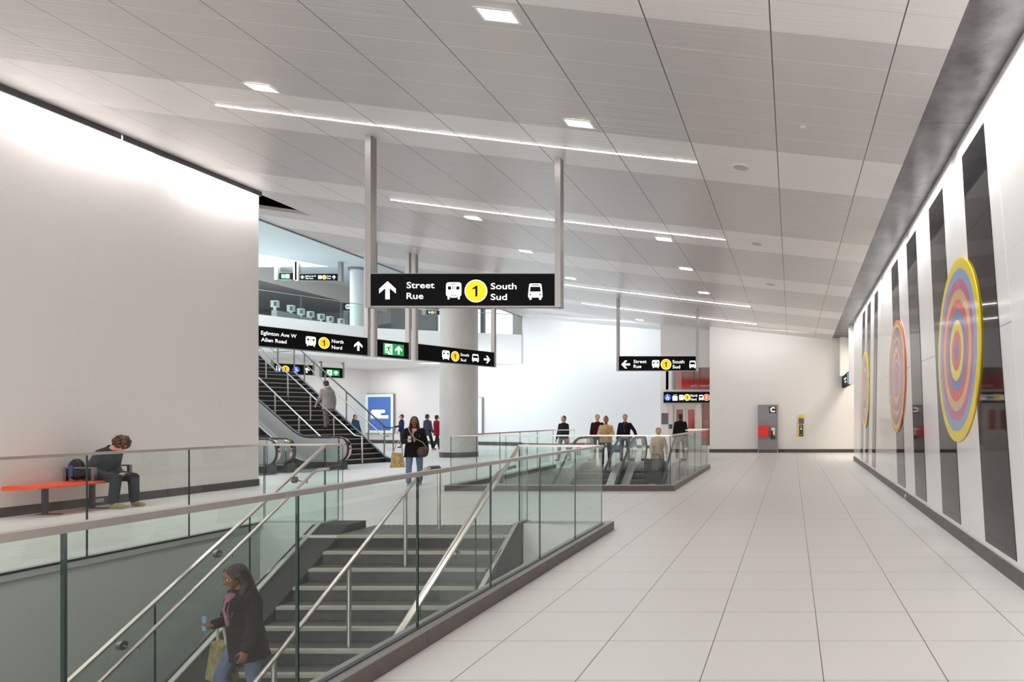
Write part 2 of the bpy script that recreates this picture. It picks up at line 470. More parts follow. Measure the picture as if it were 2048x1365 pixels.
# far right wall with the alcove behind the end of the right wall
YD, YE = 31.9, 33.6
mb = MB(); mb.box(-3.70, 5.2, YD, YD + .2, 0, 5.8); mb.box(-3.70, -3.55, YD + .2, YE, 0, 5.8); struct('wall_far', mb, M_wall)
mb = MB(); mb.box(-3.715, 5.1, YD - .015, YD, 0, .157); struct('baseboard_far', mb, M_base)
mb = MB(); mb.box(5.0, 5.2, YR - .2, YD, 0, 5.3); mb.box(2.6, 5.0, YR - .2, YR, 0, 5.3); struct('wall_alcove', mb, M_wall)
mb = MB(); mb.box(2.85, 5.2, YR - .2, YD + .2, 5.2, 5.4); struct('ceiling_alcove', mb, M_wall)

# elevator wall, its side and the long white wall behind the hall
EX0, EX1 = -6.24, -5.86
W0 = Vector((-15.0, 39.3, 0)); WB1 = Vector((-6.24, 35.8, 0))
mb = MB(); mb.box(EX0, EX1, YE, YE + .2, 0, 6.4); mb.box(EX0, EX0 + .2, YE + .2, 36.0, 0, 6.4); mb.box(EX1, -3.5, YE, YE + .2, 4.02, 6.4)
struct('wall_elevator', mb, M_wall)
def wslab(name, p, q, z0, z1, m, th=.25):
    p, q = Vector(p), Vector(q); d = (q - p).normalized(); n = Vector((-d.y, d.x, 0))
    if n.y < 0: n = -n
    m_ = MB(); m_.hexa([p + Vector((0, 0, z0)), q + Vector((0, 0, z0)), q + n * th + Vector((0, 0, z0)), p + n * th + Vector((0, 0, z0)),
                        p + Vector((0, 0, z1)), q + Vector((0, 0, z1)), q + n * th + Vector((0, 0, z1)), p + n * th + Vector((0, 0, z1))])
    return struct(name, m_, m)
wslab('wall_back', W0, WB1, 0, 7.6, M_wall_cool)
W1 = W0 + V * 12.2
wslab('wall_back_left', W1, W0, 0, 4.6, M_wall_cool)
wslab('baseboard_back', W0 - Vector((0, .02, 0)), WB1 - Vector((0, .02, 0)), 0, .157, M_base, .02)
wslab('baseboard_back_left', W1 - Vector((0, .02, 0)), W0 - Vector((0, .02, 0)), 0, .2, M_base, .02)
G1 = W1 - U * 9.5
wslab('wall_under_mezzanine', G1, W1, 0, 4.6, M_wall)

# mezzanine
ZM = 6.18
FA, FB, FC = Vector((-27.0, 24.7, 0)), Vector((-21.3, 36.3, 0)), Vector((-15.0, 39.15, 0))
mb = MB()
poly = [FA, FB, FC, Vector((-15, 64, 0)), Vector((-48, 64, 0)), Vector((-48, 24.7, 0))]
mb.prism([p + Vector((0, 0, 4.55)) for p in poly], (0, 0, ZM - 4.55))
struct('floor_mezzanine', mb, M_wall)
mb = MB(); mb.box(-50, -14.8, 63, 63.3, ZM, 12.5); mb.box(-50, -49.8, 20, 63, 0, 12.5)
struct('wall_mezzanine_back', mb, mat('grey_back_wall', (.36, .36, .37, 1), .5))
# atrium ceiling with a skylight, pale beam and dark ceiling over the gate hall
M_atr = mat('pale_blue_atrium_ceiling', (.72, .76, .78, 1), .5)
SK = [at(440, 478, 38.3), at(640, 531, 44.5), at(560, 531, 44.5), at(440, 500, 41.0)]
mb = MB()
mb.box(-50, -36.6, 20, 45.5, 11.3, 11.5); mb.box(-36.6, -14.9, 20, 38.6, 11.3, 11.5); mb.box(-29.8, -14.9, 38.6, 45.5, 11.3, 11.5)
mb.box(-50, -14.9, 45.45, 45.6, 11.3, 12.3); mb.box(-50, -14.9, 45.6, 63.2, 12.1, 12.3)
mb.prism([(-33.2, 38.6, 11.3), (-29.8, 38.6, 11.3), (-29.8, 45.5, 11.3)], (0, 0, .2))
struct('ceiling_atrium', mb, M_atr)
mb = MB(); mb.box(-36.2, -36.0, 45.7, 62.9, 10.93, 12.1)
struct('trim_5', mb, mat('pale_beige_beam', (.66, .59, .54, 1), .5))
mb = MB(); mb.box(-50, -36.2, 45.7, 62.9, 10.93, 11.1)
struct('ceiling_gate_hall', mb, mat('taupe_ceiling', (.27, .25, .24, 1), .5))
for i, (xa, xb) in enumerate(((-31.5, -27.6), (-27.3, -23.6), (-23.3, -19.6), (-19.3, -15.4))):
    mb = MB(); mb.box(xa, xb, 62.85, 62.9, 8.2, 11.2); o = struct('window_%d' % (i + 1), mb, mat('bright_daylight_window', (.86, .95, 1, 1), .3, emit=.9))
    mb = MB(); mb.box(xa - .08, xa + .06, 62.7, 62.9, 8.1, 11.3); mb.box(xb - .06, xb + .08, 62.7, 62.9, 8.1, 11.3); mb.box(xa, xb, 62.7, 62.9, 11.2, 11.35); mb.box(xa, xb, 62.7, 62.9, 8.05, 8.2); mb.build('window_frame', M_grey, o)
mb = MB(); mb.box(-14.95, -14.75, 41.6, 63, 6.18, 12.5); mb.box(-15.0, 3, 41.5, 41.7, 6.0, 8); struct('wall_mezzanine_right', mb, M_wall)
mb = MB(); mb.box(-15.05, -14.9, 20, 41.5, 7.5, 11.5); struct('wall_above_ceiling', mb, mat('atrium_side_wall', (.6, .62, .63, 1), .6))

# ================================================================ BALUSTRADES
GM = [M_glass, M_glassedge]
GM2 = [M_glass2, M_glassedge]
def pane(parent, p, q, zb0, zt0, zb1, zt1, th=.013, gap=.012, ms=None):
    """one glass pane with dark green edges, standing from p to q"""
    p, q = Vector(p), Vector(q); L = (q - p).length; d = (q - p) / L
    k = gap / 2 / L
    n = Vector((-d.y, d.x, 0)) * (th / 2)
    def zz(a, b, t): return a + (b - a) * t
    a, b = p + d * gap / 2, q - d * gap / 2
    m = MB()
    m.hexa([a - n + Vector((0, 0, zz(zb0, zb1, k))), b - n + Vector((0, 0, zz(zb0, zb1, 1 - k))), b + n + Vector((0, 0, zz(zb0, zb1, 1 - k))), a + n + Vector((0, 0, zz(zb0, zb1, k))),
            a - n + Vector((0, 0, zz(zt0, zt1, k))), b - n + Vector((0, 0, zz(zt0, zt1, 1 - k))), b + n + Vector((0, 0, zz(zt0, zt1, 1 - k))), a + n + Vector((0, 0, zz(zt0, zt1, k)))],
           side=[1, 1, 0, 1, 0, 1])
    return m.build('glass_pane', ms or GM, parent)

def clamp_strip(parent, pts, zoff=0, w=.05, h=.03, m=None, name='top_rail'):
    b = MB()
    for i in range(len(pts) - 1):
        b.bar(pts[i], pts[i + 1], w, h)
    return b.build(name, m or M_steel, parent)

RAIL = 1.215
def v(x, y, z=0): return Vector((x, y, z))

# near balustrade, beside the hall floor
near = thing('glass_balustrade', 'long glass balustrade with flat steel top rail in the foreground beside the white tiled floor', 'balustrade', (VE, V1N, 0))
def rel(o, w): return Vector(w) - o.location
yj = [9.74 - 1.2 * k for k in range(12)]
gx = -2.62
for a, b in zip(yj[1:], yj[:-1]):
    pane(near, rel(near, (gx, a, 0)), rel(near, (gx, b, 0)), .10, RAIL - .03, .10, RAIL - .03)
clamp_strip(near, [rel(near, (gx, -3.5, RAIL)), rel(near, (gx, 9.76, RAIL)), ])
clamp_strip(near, [rel(near, (gx, 9.74, RAIL)), rel(near, (-3.82, 9.90, RAIL))])
pane(near, rel(near, (-3.80, 9.92, 0)), rel(near, (gx, 9.76, 0)), .10, RAIL - .03, .10, RAIL - .03)
ky = [9.88 - .004] + [8.50 - 1.2 * i for i in range(10)] + [-3.6]
for ya, yb in zip(ky[1:], ky[:-1]):
    m = MB(); m.box(-2.70, -2.53, ya + .004, yb, 0, .115); k_ = m.build('kerb_stone', M_kerb, near); k_.location = -near.location
    m = MB(); m.box(-2.70, -2.53, ya + .004, yb, .1155, .120); c_ = m.build('kerb_cap', M_kerbtop, k_)
m = MB(); m.box(-3.74, -2.53, 9.88, 10.06, 0, .115); k_ = m.build('kerb_stone', M_kerb, near); k_.location = -near.location
m = MB(); m.box(-3.74, -2.53, 9.88, 10.06, .1155, .120); m.build('kerb_cap', M_kerbtop, k_)
m = MB(); m.box(gx - .02, gx + .02, -3.6, 9.8, .12, .128); k_ = m.build('shoe_channel', M_dgrey, near); k_.location = -near.location

# far-side balustrade of the stairwell
west = thing('glass_balustrade', 'glass balustrade on the far side of the stairwell, in front of the orange bench', 'balustrade', (VW, V1N, 0))
gx2 = -7.66
yy = [10.25, 8.97, 7.67, 6.37, 5.07, 3.77, 2.47, 1.17, -.13, -1.43, -2.73]
for a, b in zip(yy[1:], yy[:-1]):
    pane(west, rel(west, (gx2, a, 0)), rel(west, (gx2, b, 0)), .085, RAIL - .03, .085, RAIL - .03)
pane(west, rel(west, (gx2, 10.26, 0)), rel(west, (-6.52, 10.26, 0)), .085, RAIL - .03, .085, RAIL - .03)
clamp_strip(west, [rel(west, (gx2, -3, RAIL)), rel(west, (gx2, 10.27, RAIL)), rel(west, (-6.50, 10.27, RAIL))])
m = MB(); m.box(gx2 - .10, gx2 + .03, -3, 10.32, 0, .085); m.box(gx2 + .03, -6.66, 10.20, 10.32, 0, .085)
k_ = m.build('kerb', mat('pale_kerb', (.5, .5, .48, 1), .5), west); k_.location = -west.location
m = MB(); m.box(gx2 + .012, gx2 + .034, -3, 10.2, .066, .090)
k_ = m.build('shoe_channel', M_dgrey, west); k_.location = -west.location

# ---------------------------------------------------------------- the stair going down
RISE, RUN = .165, .281
def nz(y): return -(TY - y) * RISE / RUN        # height of the line of nosings
stair = thing('staircase', 'dark stone staircase going down to the lower level inside the glass balustrades', 'staircase', (-5, TY, 0))
NST = 30
for n in range(NST):
    y1 = TY - n * RUN; z = -n * RISE
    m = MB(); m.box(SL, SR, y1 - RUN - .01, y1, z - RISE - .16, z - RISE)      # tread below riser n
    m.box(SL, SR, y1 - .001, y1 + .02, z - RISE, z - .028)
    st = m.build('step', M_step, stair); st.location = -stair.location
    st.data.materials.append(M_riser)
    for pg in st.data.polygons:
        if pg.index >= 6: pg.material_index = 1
    m = MB(); m.box(SL + .02, SR - .02, y1 - .035, y1 + .05, z - .030, z + .004)
    ns = m.build('nosing', M_nose, st)
for side, x0, x1 in (('l', -6.64, -6.14), ('r', -3.88, -3.76)):
    yb = TY - NST * RUN
    m = MB()
    prof = [(10.18, 0.0), (10.18, .11), (TY + .25, .11), (yb, nz(yb) + .14), (yb, nz(yb) - .45), (TY - .1, -.45), (10.18, -.45)]
    m.prism([(x0, y, z) for y, z in prof], (x1 - x0, 0, 0))
    q = m.build('stringer', mat('charcoal_stringer_stone', (.038, .036, .036, 1), .6, var=.12, vscale=9, spec=.25), stair); q.location = -stair.location
    # metal shoe that holds the glass
    xg = -6.55 if side == 'l' else -3.82
    m = MB(); m.bar((xg, 10.15, .135), (xg, TY + .25, .135), .06, .03); m.bar((xg, TY + .25, .135), (xg, yb, nz(yb) + .16), .06, .03)
    q = m.build('glass_shoe', mat('pale_metal_shoe', (.45, .45, .43, 1), .4, .5), stair); q.location = -stair.location

def rz_(y): return 1.2 - .567 * (9.9 - y)
for nm, xg, lab in (('left', -6.55, 'sloping glass balustrade on the left of the descending stair, with round handrail'),
                    ('right', -3.82, 'sloping glass balustrade on the right of the descending stair, nearest the hall')):
    t = thing('stair_balustrade', lab, 'balustrade', (xg, 9.9, 0))
    ys = [9.9, 8.53, 7.26, 5.98, 4.70, 3.42, 2.14]
    for a, b in zip(ys[1:], ys[:-1]):
        pane(t, rel(t, (xg, a, 0)), rel(t, (xg, b, 0)), nz(a) + .12 if a < TY else .12, rz_(a) - .02, (nz(b) + .12) if b < TY else .12, rz_(b) - .02)
    pane(t, rel(t, (xg, 9.91, 0)), rel(t, (xg, 10.2, 0)), .12, 1.18, .12, 1.18)
    clamp_strip(t, [rel(t, (xg, 10.22, 1.21)), rel(t, (xg, 9.9, 1.21)), rel(t, (xg, 2.1, rz_(2.1) + .01))], w=.042, h=.03)
    xh = xg + .17 if nm == 'left' else xg - .10
    hz = lambda y: nz(y) + .93
    ytop = 9.46
    m = MB(); m.tube([rel(t, (xh, 9.78, hz(ytop) - .0)), rel(t, (xh, ytop + .06, hz(ytop) + .0)), rel(t, (xh, ytop - .06, hz(ytop - .06))), rel(t, (xh, 2.0, hz(2.0)))], .021, 12)
    hr = m.build('handrail', M_steel, t, smooth=True)
    m = MB(); m.tube([rel(t, (xh, 9.72, hz(ytop))), rel(t, (xh, 9.98, hz(ytop) + .01))], .025, 12); m.build('end_cap', M_black, hr, smooth=True)
    for y in (9.3, 8.05, 6.90, 5.7, 4.5):
        m = MB(); p0 = rel(t, (xg + (.0 if nm == 'left' else 0), y, hz(y) - .02)); p1 = rel(t, (xh, y, hz(y) - .06)); p2 = rel(t, (xh, y, hz(y)))
        m.tube([p0 - Vector((.02, 0, 0)), p0 + Vector((.02, 0, 0))], .045, 14); m.tube([p0, p1, p2], .009, 8)
        m.build('rail_bracket', M_steel_d, t, smooth=True)

mid = thing('stair_handrail', 'round steel handrail on posts down the middle of the descending stair', 'handrail', (-4.98, 9.95, 0))
hz = lambda y: nz(y) + .88
m = MB(); m.tube([rel(mid, p) for p in ((-4.98, 9.97, .885), (-4.98, 9.62, .90), (-4.98, 9.45, hz(9.45)), (-4.98, 1.6, hz(1.6)))], .024, 12)
hr = m.build('handrail', M_steel, mid, smooth=True)
m = MB(); m.tube([rel(mid, (-4.98, 9.70, .90)), rel(mid, (-4.98, 9.95, .892)), rel(mid, (-4.98, 10.0, .85))], .028, 12); m.build('end_cap', M_black, hr, smooth=True)
for y in (9.97, 9.1, 7.94, 6.79, 5.64, 4.49, 3.34, 2.2):
    zf = 0.006 if y > TY else -(math.floor((TY - y) / RUN) + 1) * RISE
    m = MB(); m.tube([rel(mid, (-4.98, y, zf)), rel(mid, (-4.98, y, min(hz(y), .88)))], .024, 12)
    m.build('post', M_steel, mid, smooth=True)

# ---------------------------------------------------------------- balustrades around the escalator well
esw = thing('glass_balustrade', 'glass balustrade with brown kerb around the escalator well, in the middle distance', 'balustrade', (V2W, V2S, 0))
gy = V2S + .08
for a, b in zip((-7.42, -6.22, -5.02, -3.82), (-6.22, -5.02, -3.82, -2.64)):
    pane(esw, rel(esw, (a, gy, 0)), rel(esw, (b, gy, 0)), .115, RAIL - .03, .115, RAIL - .03, ms=GM2)
ye = [gy, 16.62, 17.95, 19.28, 20.6, 21.95]
for a, b in zip(ye[:-1], ye[1:]):
    pane(esw, rel(esw, (-2.64, a, 0)), rel(esw, (-2.64, b, 0)), .115, RAIL - .03, .115, RAIL - .03, ms=GM2)
    pane(esw, rel(esw, (-7.42, a, 0)), rel(esw, (-7.42, b, 0)), .115, RAIL - .03, .115, RAIL - .03, ms=GM2)
pane(esw, rel(esw, (-7.42, 21.97, 0)), rel(esw, (-6.75, 21.97, 0)), .115, RAIL - .03, .115, RAIL - .03, ms=GM2)
pane(esw, rel(esw, (-3.3, 21.97, 0)), rel(esw, (-2.64, 21.97, 0)), .115, RAIL - .03, .115, RAIL - .03, ms=GM2)
clamp_strip(esw, [rel(esw, p) for p in ((-6.75, 21.97, RAIL), (-7.42, 21.97, RAIL), (-7.42, gy, RAIL), (-2.64, gy, RAIL), (-2.64, 21.97, RAIL), (-3.3, 21.97, RAIL))])
m = MB(); m.box(-7.52, -2.54, V2S, V2S + .17, 0, .115); m.box(-7.52, -7.35, V2S + .17, 22.05, 0, .115); m.box(-2.71, -2.54, V2S + .17, 22.05, 0, .115)
k_ = m.build('kerb', M_kerb, esw); k_.location = -esw.location
m = MB(); m.box(-7.52, -2.54, V2S, V2S + .17, .1155, .122); m.box(-7.52, -7.35, V2S + .17, 22.05, .1155, .122); m.box(-2.71, -2.54, V2S + .17, 22.05, .1155, .122)
k_ = m.build('kerb_cap', M_kerbtop, esw); k_.location = -esw.location
# end screen with a small silver box (camera side of the elevator lobby)
scr = thing('glass_screen', 'freestanding glass screen behind the right end of the escalator well', 'glass screen', (-2.75, 22.6, 0))
pane(scr, (-.55, 0, 0), (.10, 0, 0), .02, 1.2, .02, 1.2, ms=GM2); m = MB(); m.bar((-.55, 0, 1.23), (.10, 0, 1.23), .05, .03); m.build('top_rail', M_steel, scr)
m = MB(); m.box(-.55, .10, -.03, .03, 0, .03); m.build('shoe_channel', M_steel_d, scr)
m = MB(); m.box(-.36, -.17, -.09, -.015, .93, 1.17); m.box(-.33, -.20, -.10, -.09, .97, 1.13); m.build('card_box', M_steel_d, scr)

# ---------------------------------------------------------------- escalators
def escalator(label, loc, rz, up, width, glassy, length=9.0, group=None):
    """local y runs away from the newel; the handrails stand at x = -width/2 and +width/2"""
    t = thing('escalator', label, 'escalator', loc, rz, group)
    fl0 = 1.75 if up else 1.55; sg = .577 if up else -.577
    def deck(s):
        a = fl0; k = .9
        if s < a: return 0
        if s < a + k: return sg * (s - a) ** 2 / (2 * k)
        return sg * (s - a - k / 2)
    ss = [i * .15 for i in range(int(length / .15) + 1)]
    rr, zc0, top = .37, .61, .98
    bal = (M_glass2 if glassy else mat('grey_satin_balustrade_panel', (.50, .51, .52, 1), .32, .35))
    for sx in (-1, 1):
        x = sx * width / 2
        upper = [(s, deck(s) + top - .03) for s in ss if s >= rr]
        arc = [(rr - (rr - .03) * math.sin(a), zc0 + (rr - .03) * math.cos(a)) for a in [PI * i / 14 for i in range(15)]]
        lower = [(s, deck(s) + .24) for s in ss if s >= rr]
        m = MB(); n = len(upper)
        for i in range(n - 1):
            a, b, c, d = lower[i], lower[i + 1], upper[i + 1], upper[i]
            m.hexa([(x - .012, a[0], a[1]), (x + .012, a[0], a[1]), (x + .012, b[0], b[1]), (x - .012, b[0], b[1]),
                    (x - .012, d[0], d[1]), (x + .012, d[0], d[1]), (x + .012, c[0], c[1]), (x - .012, c[0], c[1])])
        m.prism([(x - .012, a, b) for a, b in arc], (.024, 0, 0))
        m.build('balustrade_panel', bal, t)
        # handrail: rounded black band over the top and round the newel
        arc2 = [(rr - rr * math.sin(a), zc0 + rr * math.cos(a)) for a in [PI * i / 18 for i in range(19)]]
        path = arc2[::-1] + [(s, deck(s) + top) for s in ss if s > rr]
        m = MB(); m.tube([(x, a, b) for a, b in path], .036, 10, ry=.026)
        m.build('handrail', M_black, t, smooth=True)
        m = MB()
        for i in range(len(path) - 1):
            a, b = path[i], path[i + 1]
            if i > 20: m.bar((x, a[0], a[1] - .026), (x, b[0], b[1] - .026), .05, .016)
        m.build('handrail_guide', M_steel, t)
        # skirt with sloped pale deck
        m = MB(); base = [(s, deck(s)) for s in ss if s >= .30]
        for i in range(len(base) - 1):
            a, b = base[i], base[i + 1]
            lowz = (lambda zz: 0.0 if up else zz - .35)
            m.hexa([(x - .12, a[0], lowz(a[1])), (x + .12, a[0], lowz(a[1])), (x + .12, b[0], lowz(b[1])), (x - .12, b[0], lowz(b[1])),
                    (x - .12, a[0], a[1] + .21), (x + .12, a[0], a[1] + .21), (x + .12, b[0], b[1] + .21), (x - .12, b[0], b[1] + .21)], mi=0, side=[0, 1, 0, 0, 0, 0])
        m.build('skirt', [M_steel_d, mat('pale_metal_deck', (.60, .61, .62, 1), .35, .3) if up else mat('grey_metal_deck', (.22, .22, .23, 1), .35, .5)], t)
        # rounded newel cover outside the handrail with its stickers
        xo = x + sx * .13
        m = MB(); cov = [(rr - (rr - .02) * math.sin(a), zc0 + (rr - .02) * math.cos(a)) for a in [PI * (.06 + .9 * i / 16) for i in range(17)]]
        for i in range(16):
            a, b = cov[i], cov[i + 1]
            x0, x1 = min(x, xo), max(x, xo)
            m.add([(x0, a[0], a[1]), (x1, a[0], a[1]), (x1, b[0], b[1]), (x0, b[0], b[1]),
                   (x0, a[0] + .02, a[1]), (x1, a[0] + .02, a[1]), (x1, b[0] + .02, b[1]), (x0, b[0] + .02, b[1])],
                  [(0, 1, 2, 3), (7, 6, 5, 4), (0, 3, 7, 4), (1, 5, 6, 2)])
        nc = m.build('newel_cover', M_steel, t, smooth=True)
        for (i0, i1, mm) in ((1, 3, mat('sticker_yellow', rgb(235, 205, 60), .4)), (4, 6, M_sk), (7, 8, mat('sticker_red', rgb(190, 40, 40), .4))):
            m = MB()
            for i in range(i0, i1):
                a, b = cov[i], cov[i + 1]; xa, xb = min(x, xo) + .035, max(x, xo) - .02
                m.add([(xa, a[0] - .004, a[1] + .003), (xb, a[0] - .004, a[1] + .003), (xb, b[0] - .004, b[1] + .003), (xa, b[0] - .004, b[1] + .003)], [(0, 1, 2, 3)])
            m.build('warning_sticker', mm, nc)
        # foot of the newel
        m = MB(); m.box(x - .10, x + .10, .16, .34, 0, .27); m.build('newel_foot', M_dgrey, t)
    m = MB(); m.box(-width / 2 + .12, width / 2 - .12, -.25, 1.15, .0, .012); m.build('comb_plate', M_steel_d, t)
    m = MB(); s = 1.15; w = width / 2 - .12
    while s < length - .4:
        z0, z1 = deck(s), deck(s + .4)
        zt = max(z0, z1)
        m.box(-w, w, s, s + .4, zt - .5 if not up else max(0, zt - .45), zt, 0)
        m.box(-w, w, s + (.0 if up else .37), s + (.03 if up else .4), zt, zt + .003, 1)
        s += .4
    m.build('moving_steps', [M_dgrey, mat('yellow_step_edge', rgb(180, 160, 60), .5)], t)
    return t

N1 = Vector((-13.7, 21.8, 0))
c1 = N1 - U * .8 - V * .0
escalator('escalator going up beside the dark staircase, its pale side panel facing the hall', tuple(N1 - U * .8), RZ_UV, True, 1.6, False)
escalator('escalator going up closest to the white left wall, half hidden behind its end', tuple(N1 - U * 2.9), RZ_UV, True, 1.6, False)
escalator('glass-sided escalator going down, on the left in the glazed well', (-5.78, 22.95, 0), PI, False, 1.25, True, 12)
escalator('glass-sided escalator going down, on the right in the glazed well', (-4.10, 22.95, 0), PI, False, 1.25, True, 12)

# ---------------------------------------------------------------- stair going up to the mezzanine
up = thing('staircase', 'wide dark staircase with metal edged steps rising to the mezzanine', 'staircase', tuple(S0), RZ_UV)
# local axes: x = U (0 at the right edge, negative to the left), y = V up the stair
WS, RI, RU = 2.6, .168, .26
M_bstep = mat('near_black_step', (.010, .009, .009, 1), .55)
M_mnose = mat('metal_nosing', (.34, .33, .31, 1), .4, .4)
def upstep(k, s, z):
    m = MB(); m.box(-WS, 0, s, s + RU + .02, max(0, z - .35), z); st = m.build('step', M_bstep, up)
    m = MB(); m.box(-WS, 0, s - .012, s + .035, z - .03, z + .003); m.build('nosing', M_mnose, st)
for k in range(19): upstep(k, k * RU, (k + 1) * RI)
LZ = 19 * RI; LS = 19 * RU; LE = LS + .95
m = MB(); m.box(-WS, 0, LS, LE, LZ - .35, LZ); m.build('landing', M_bstep, up)
for k in range(17): upstep(k, LE + k * RU, LZ + (k + 1) * RI)
def unz(s): return RI / RU * s if s < LS else (LZ if s < LE else LZ + RI / RU * (s - LE))
pts = [(-.35, .0), (-.35, .10), (0, .18), (LS, LZ + .14), (LE, LZ + .14), (LE + 4, LZ + 2.59 + .14), (LE + 4, LZ + 2.3), (LE, LZ - .3), (LS, LZ - .3), (.5, 0)]
for x0, x1 in ((0, .10), (-WS - .10, -WS)):
    m = MB(); m.prism([(x0, a, b) for a, b in pts], (x1 - x0, 0, 0)); m.build('stringer', M_navy, up)
    m = MB()
    for a, b in zip(pts[2:5], pts[3:6]): m.bar(((x0 + x1) / 2, a[0], a[1] + .02), ((x0 + x1) / 2, b[0], b[1] + .02), .05, .03)
    m.build('stringer_cap', mat('cap_metal', (.55, .57, .6, 1), .3, .7), up)
ub = thing('stair_balustrade', 'glass balustrade with posts on the right side of the stair rising to the mezzanine', 'balustrade', tuple(S0 + U * .05), RZ_UV)
def uz(s): return unz(s) + 1.22
sp = [-.35, .10, .9, 2.05, 3.2, 4.35, LS, LE, LE + 1.3, LE + 2.6, LE + 3.9]
for a, b in zip(sp[:-1], sp[1:]):
    za, zb = max(uz(max(a, 0)), 1.22), max(uz(max(b, 0)), 1.22)
    pane(ub, (0, a, 0), (0, b, 0), unz(max(a, 0)) + (.19 if a >= 0 else .12), za - .02, unz(max(b, 0)) + .19, zb - .02, ms=GM2)
clamp_strip(ub, [(0, -.35, 1.24), (0, .0, 1.24), (0, LS, uz(LS)), (0, LE, uz(LE)), (0, LE + 3.9, uz(LE + 3.9))], w=.05, h=.035, m=M_steel_d)
for a in sp:
    m = MB(); z = unz(max(a, 0)); m.box(-.02, .02, a - .012, a + .012, z + .15, uz(max(a, 0))); m.build('post', M_steel_d, ub)
m = MB(); m.tube([(-.12, -.3, .93), (-.12, .0, .93), (-.12, LS, LZ + .93), (-.12, LE, LZ + .93), (-.12, LE + 3.9, unz(LE + 3.9) + .93)], .02, 10)
m.build('handrail', M_steel, ub, smooth=True)
for x, lab in ((-1.17, 'middle handrail on posts of the stair rising to the mezzanine'), (-2.35, 'left handrail on posts of the stair rising to the mezzanine, behind the escalator')):
    t = thing('stair_handrail', lab, 'handrail', tuple(S0 + U * x), RZ_UV)
    m = MB(); m.tube([(0, -.40, .05), (0, -.40, .95), (0, -.05, .97), (0, LS, LZ + .95), (0, LE, LZ + .95), (0, LE + 3.9, unz(LE + 3.9) + .95)], .026, 10)
    m.build('handrail', M_steel, t, smooth=True)
    for s in (1.0, 2.2, 3.4, 4.6, 5.6, 6.9, 8.1):
        m = MB(); m.tube([(0, s, unz(s) - .02), (0, s, unz(s) + .95)], .022, 8); m.build('post', M_steel, t, smooth=True)

# mezzanine edge glass
mz = thing('mezzanine_balustrade', 'glass balustrade along the white edge of the upper mezzanine', 'balustrade', (FB.x, FB.y, ZM))
def run(p, q, n, obj):
    p, q = Vector(p), Vector(q)
    for i in range(n):
        a, b = p.lerp(q, i / n), p.lerp(q, (i + 1) / n)
        pane(obj, a, b, 0, 1.1, 0, 1.1, ms=[M_glass, mat('pale_glass_edge', (.35, .5, .52, 1), .3)], gap=.05)
ins = Vector((-.05, .06, 0))
run(FA - FB + ins, ins, 7, mz); run(ins, FC - FB + ins, 4, mz)
clamp_strip(mz, [FA - FB + ins + v(0, 0, 1.13), ins + v(0, 0, 1.13), FC - FB + ins + v(0, 0, 1.13)], w=.04, h=.03)

# ================================================================ SIGNS
def text_mesh(s, bold=.010):
    cu = bpy.data.curves.new('t', 'FONT'); cu.body = s; cu.offset = bold; cu.fill_mode = 'FRONT'; cu.resolution_u = 3
    o = bpy.data.objects.new('t', cu); COL.objects.link(o)
    bpy.context.view_layer.update()
    me = bpy.data.meshes.new_from_object(o.evaluated_get(bpy.context.evaluated_depsgraph_get()))
    bpy.data.objects.remove(o); bpy.data.curves.remove(cu)
    return me
_H = text_mesh('H'); CAP = max(v_.co.y for v_ in _H.vertices) - min(v_.co.y for v_ in _H.vertices)
HY0 = min(v_.co.y for v_ in _H.vertices)

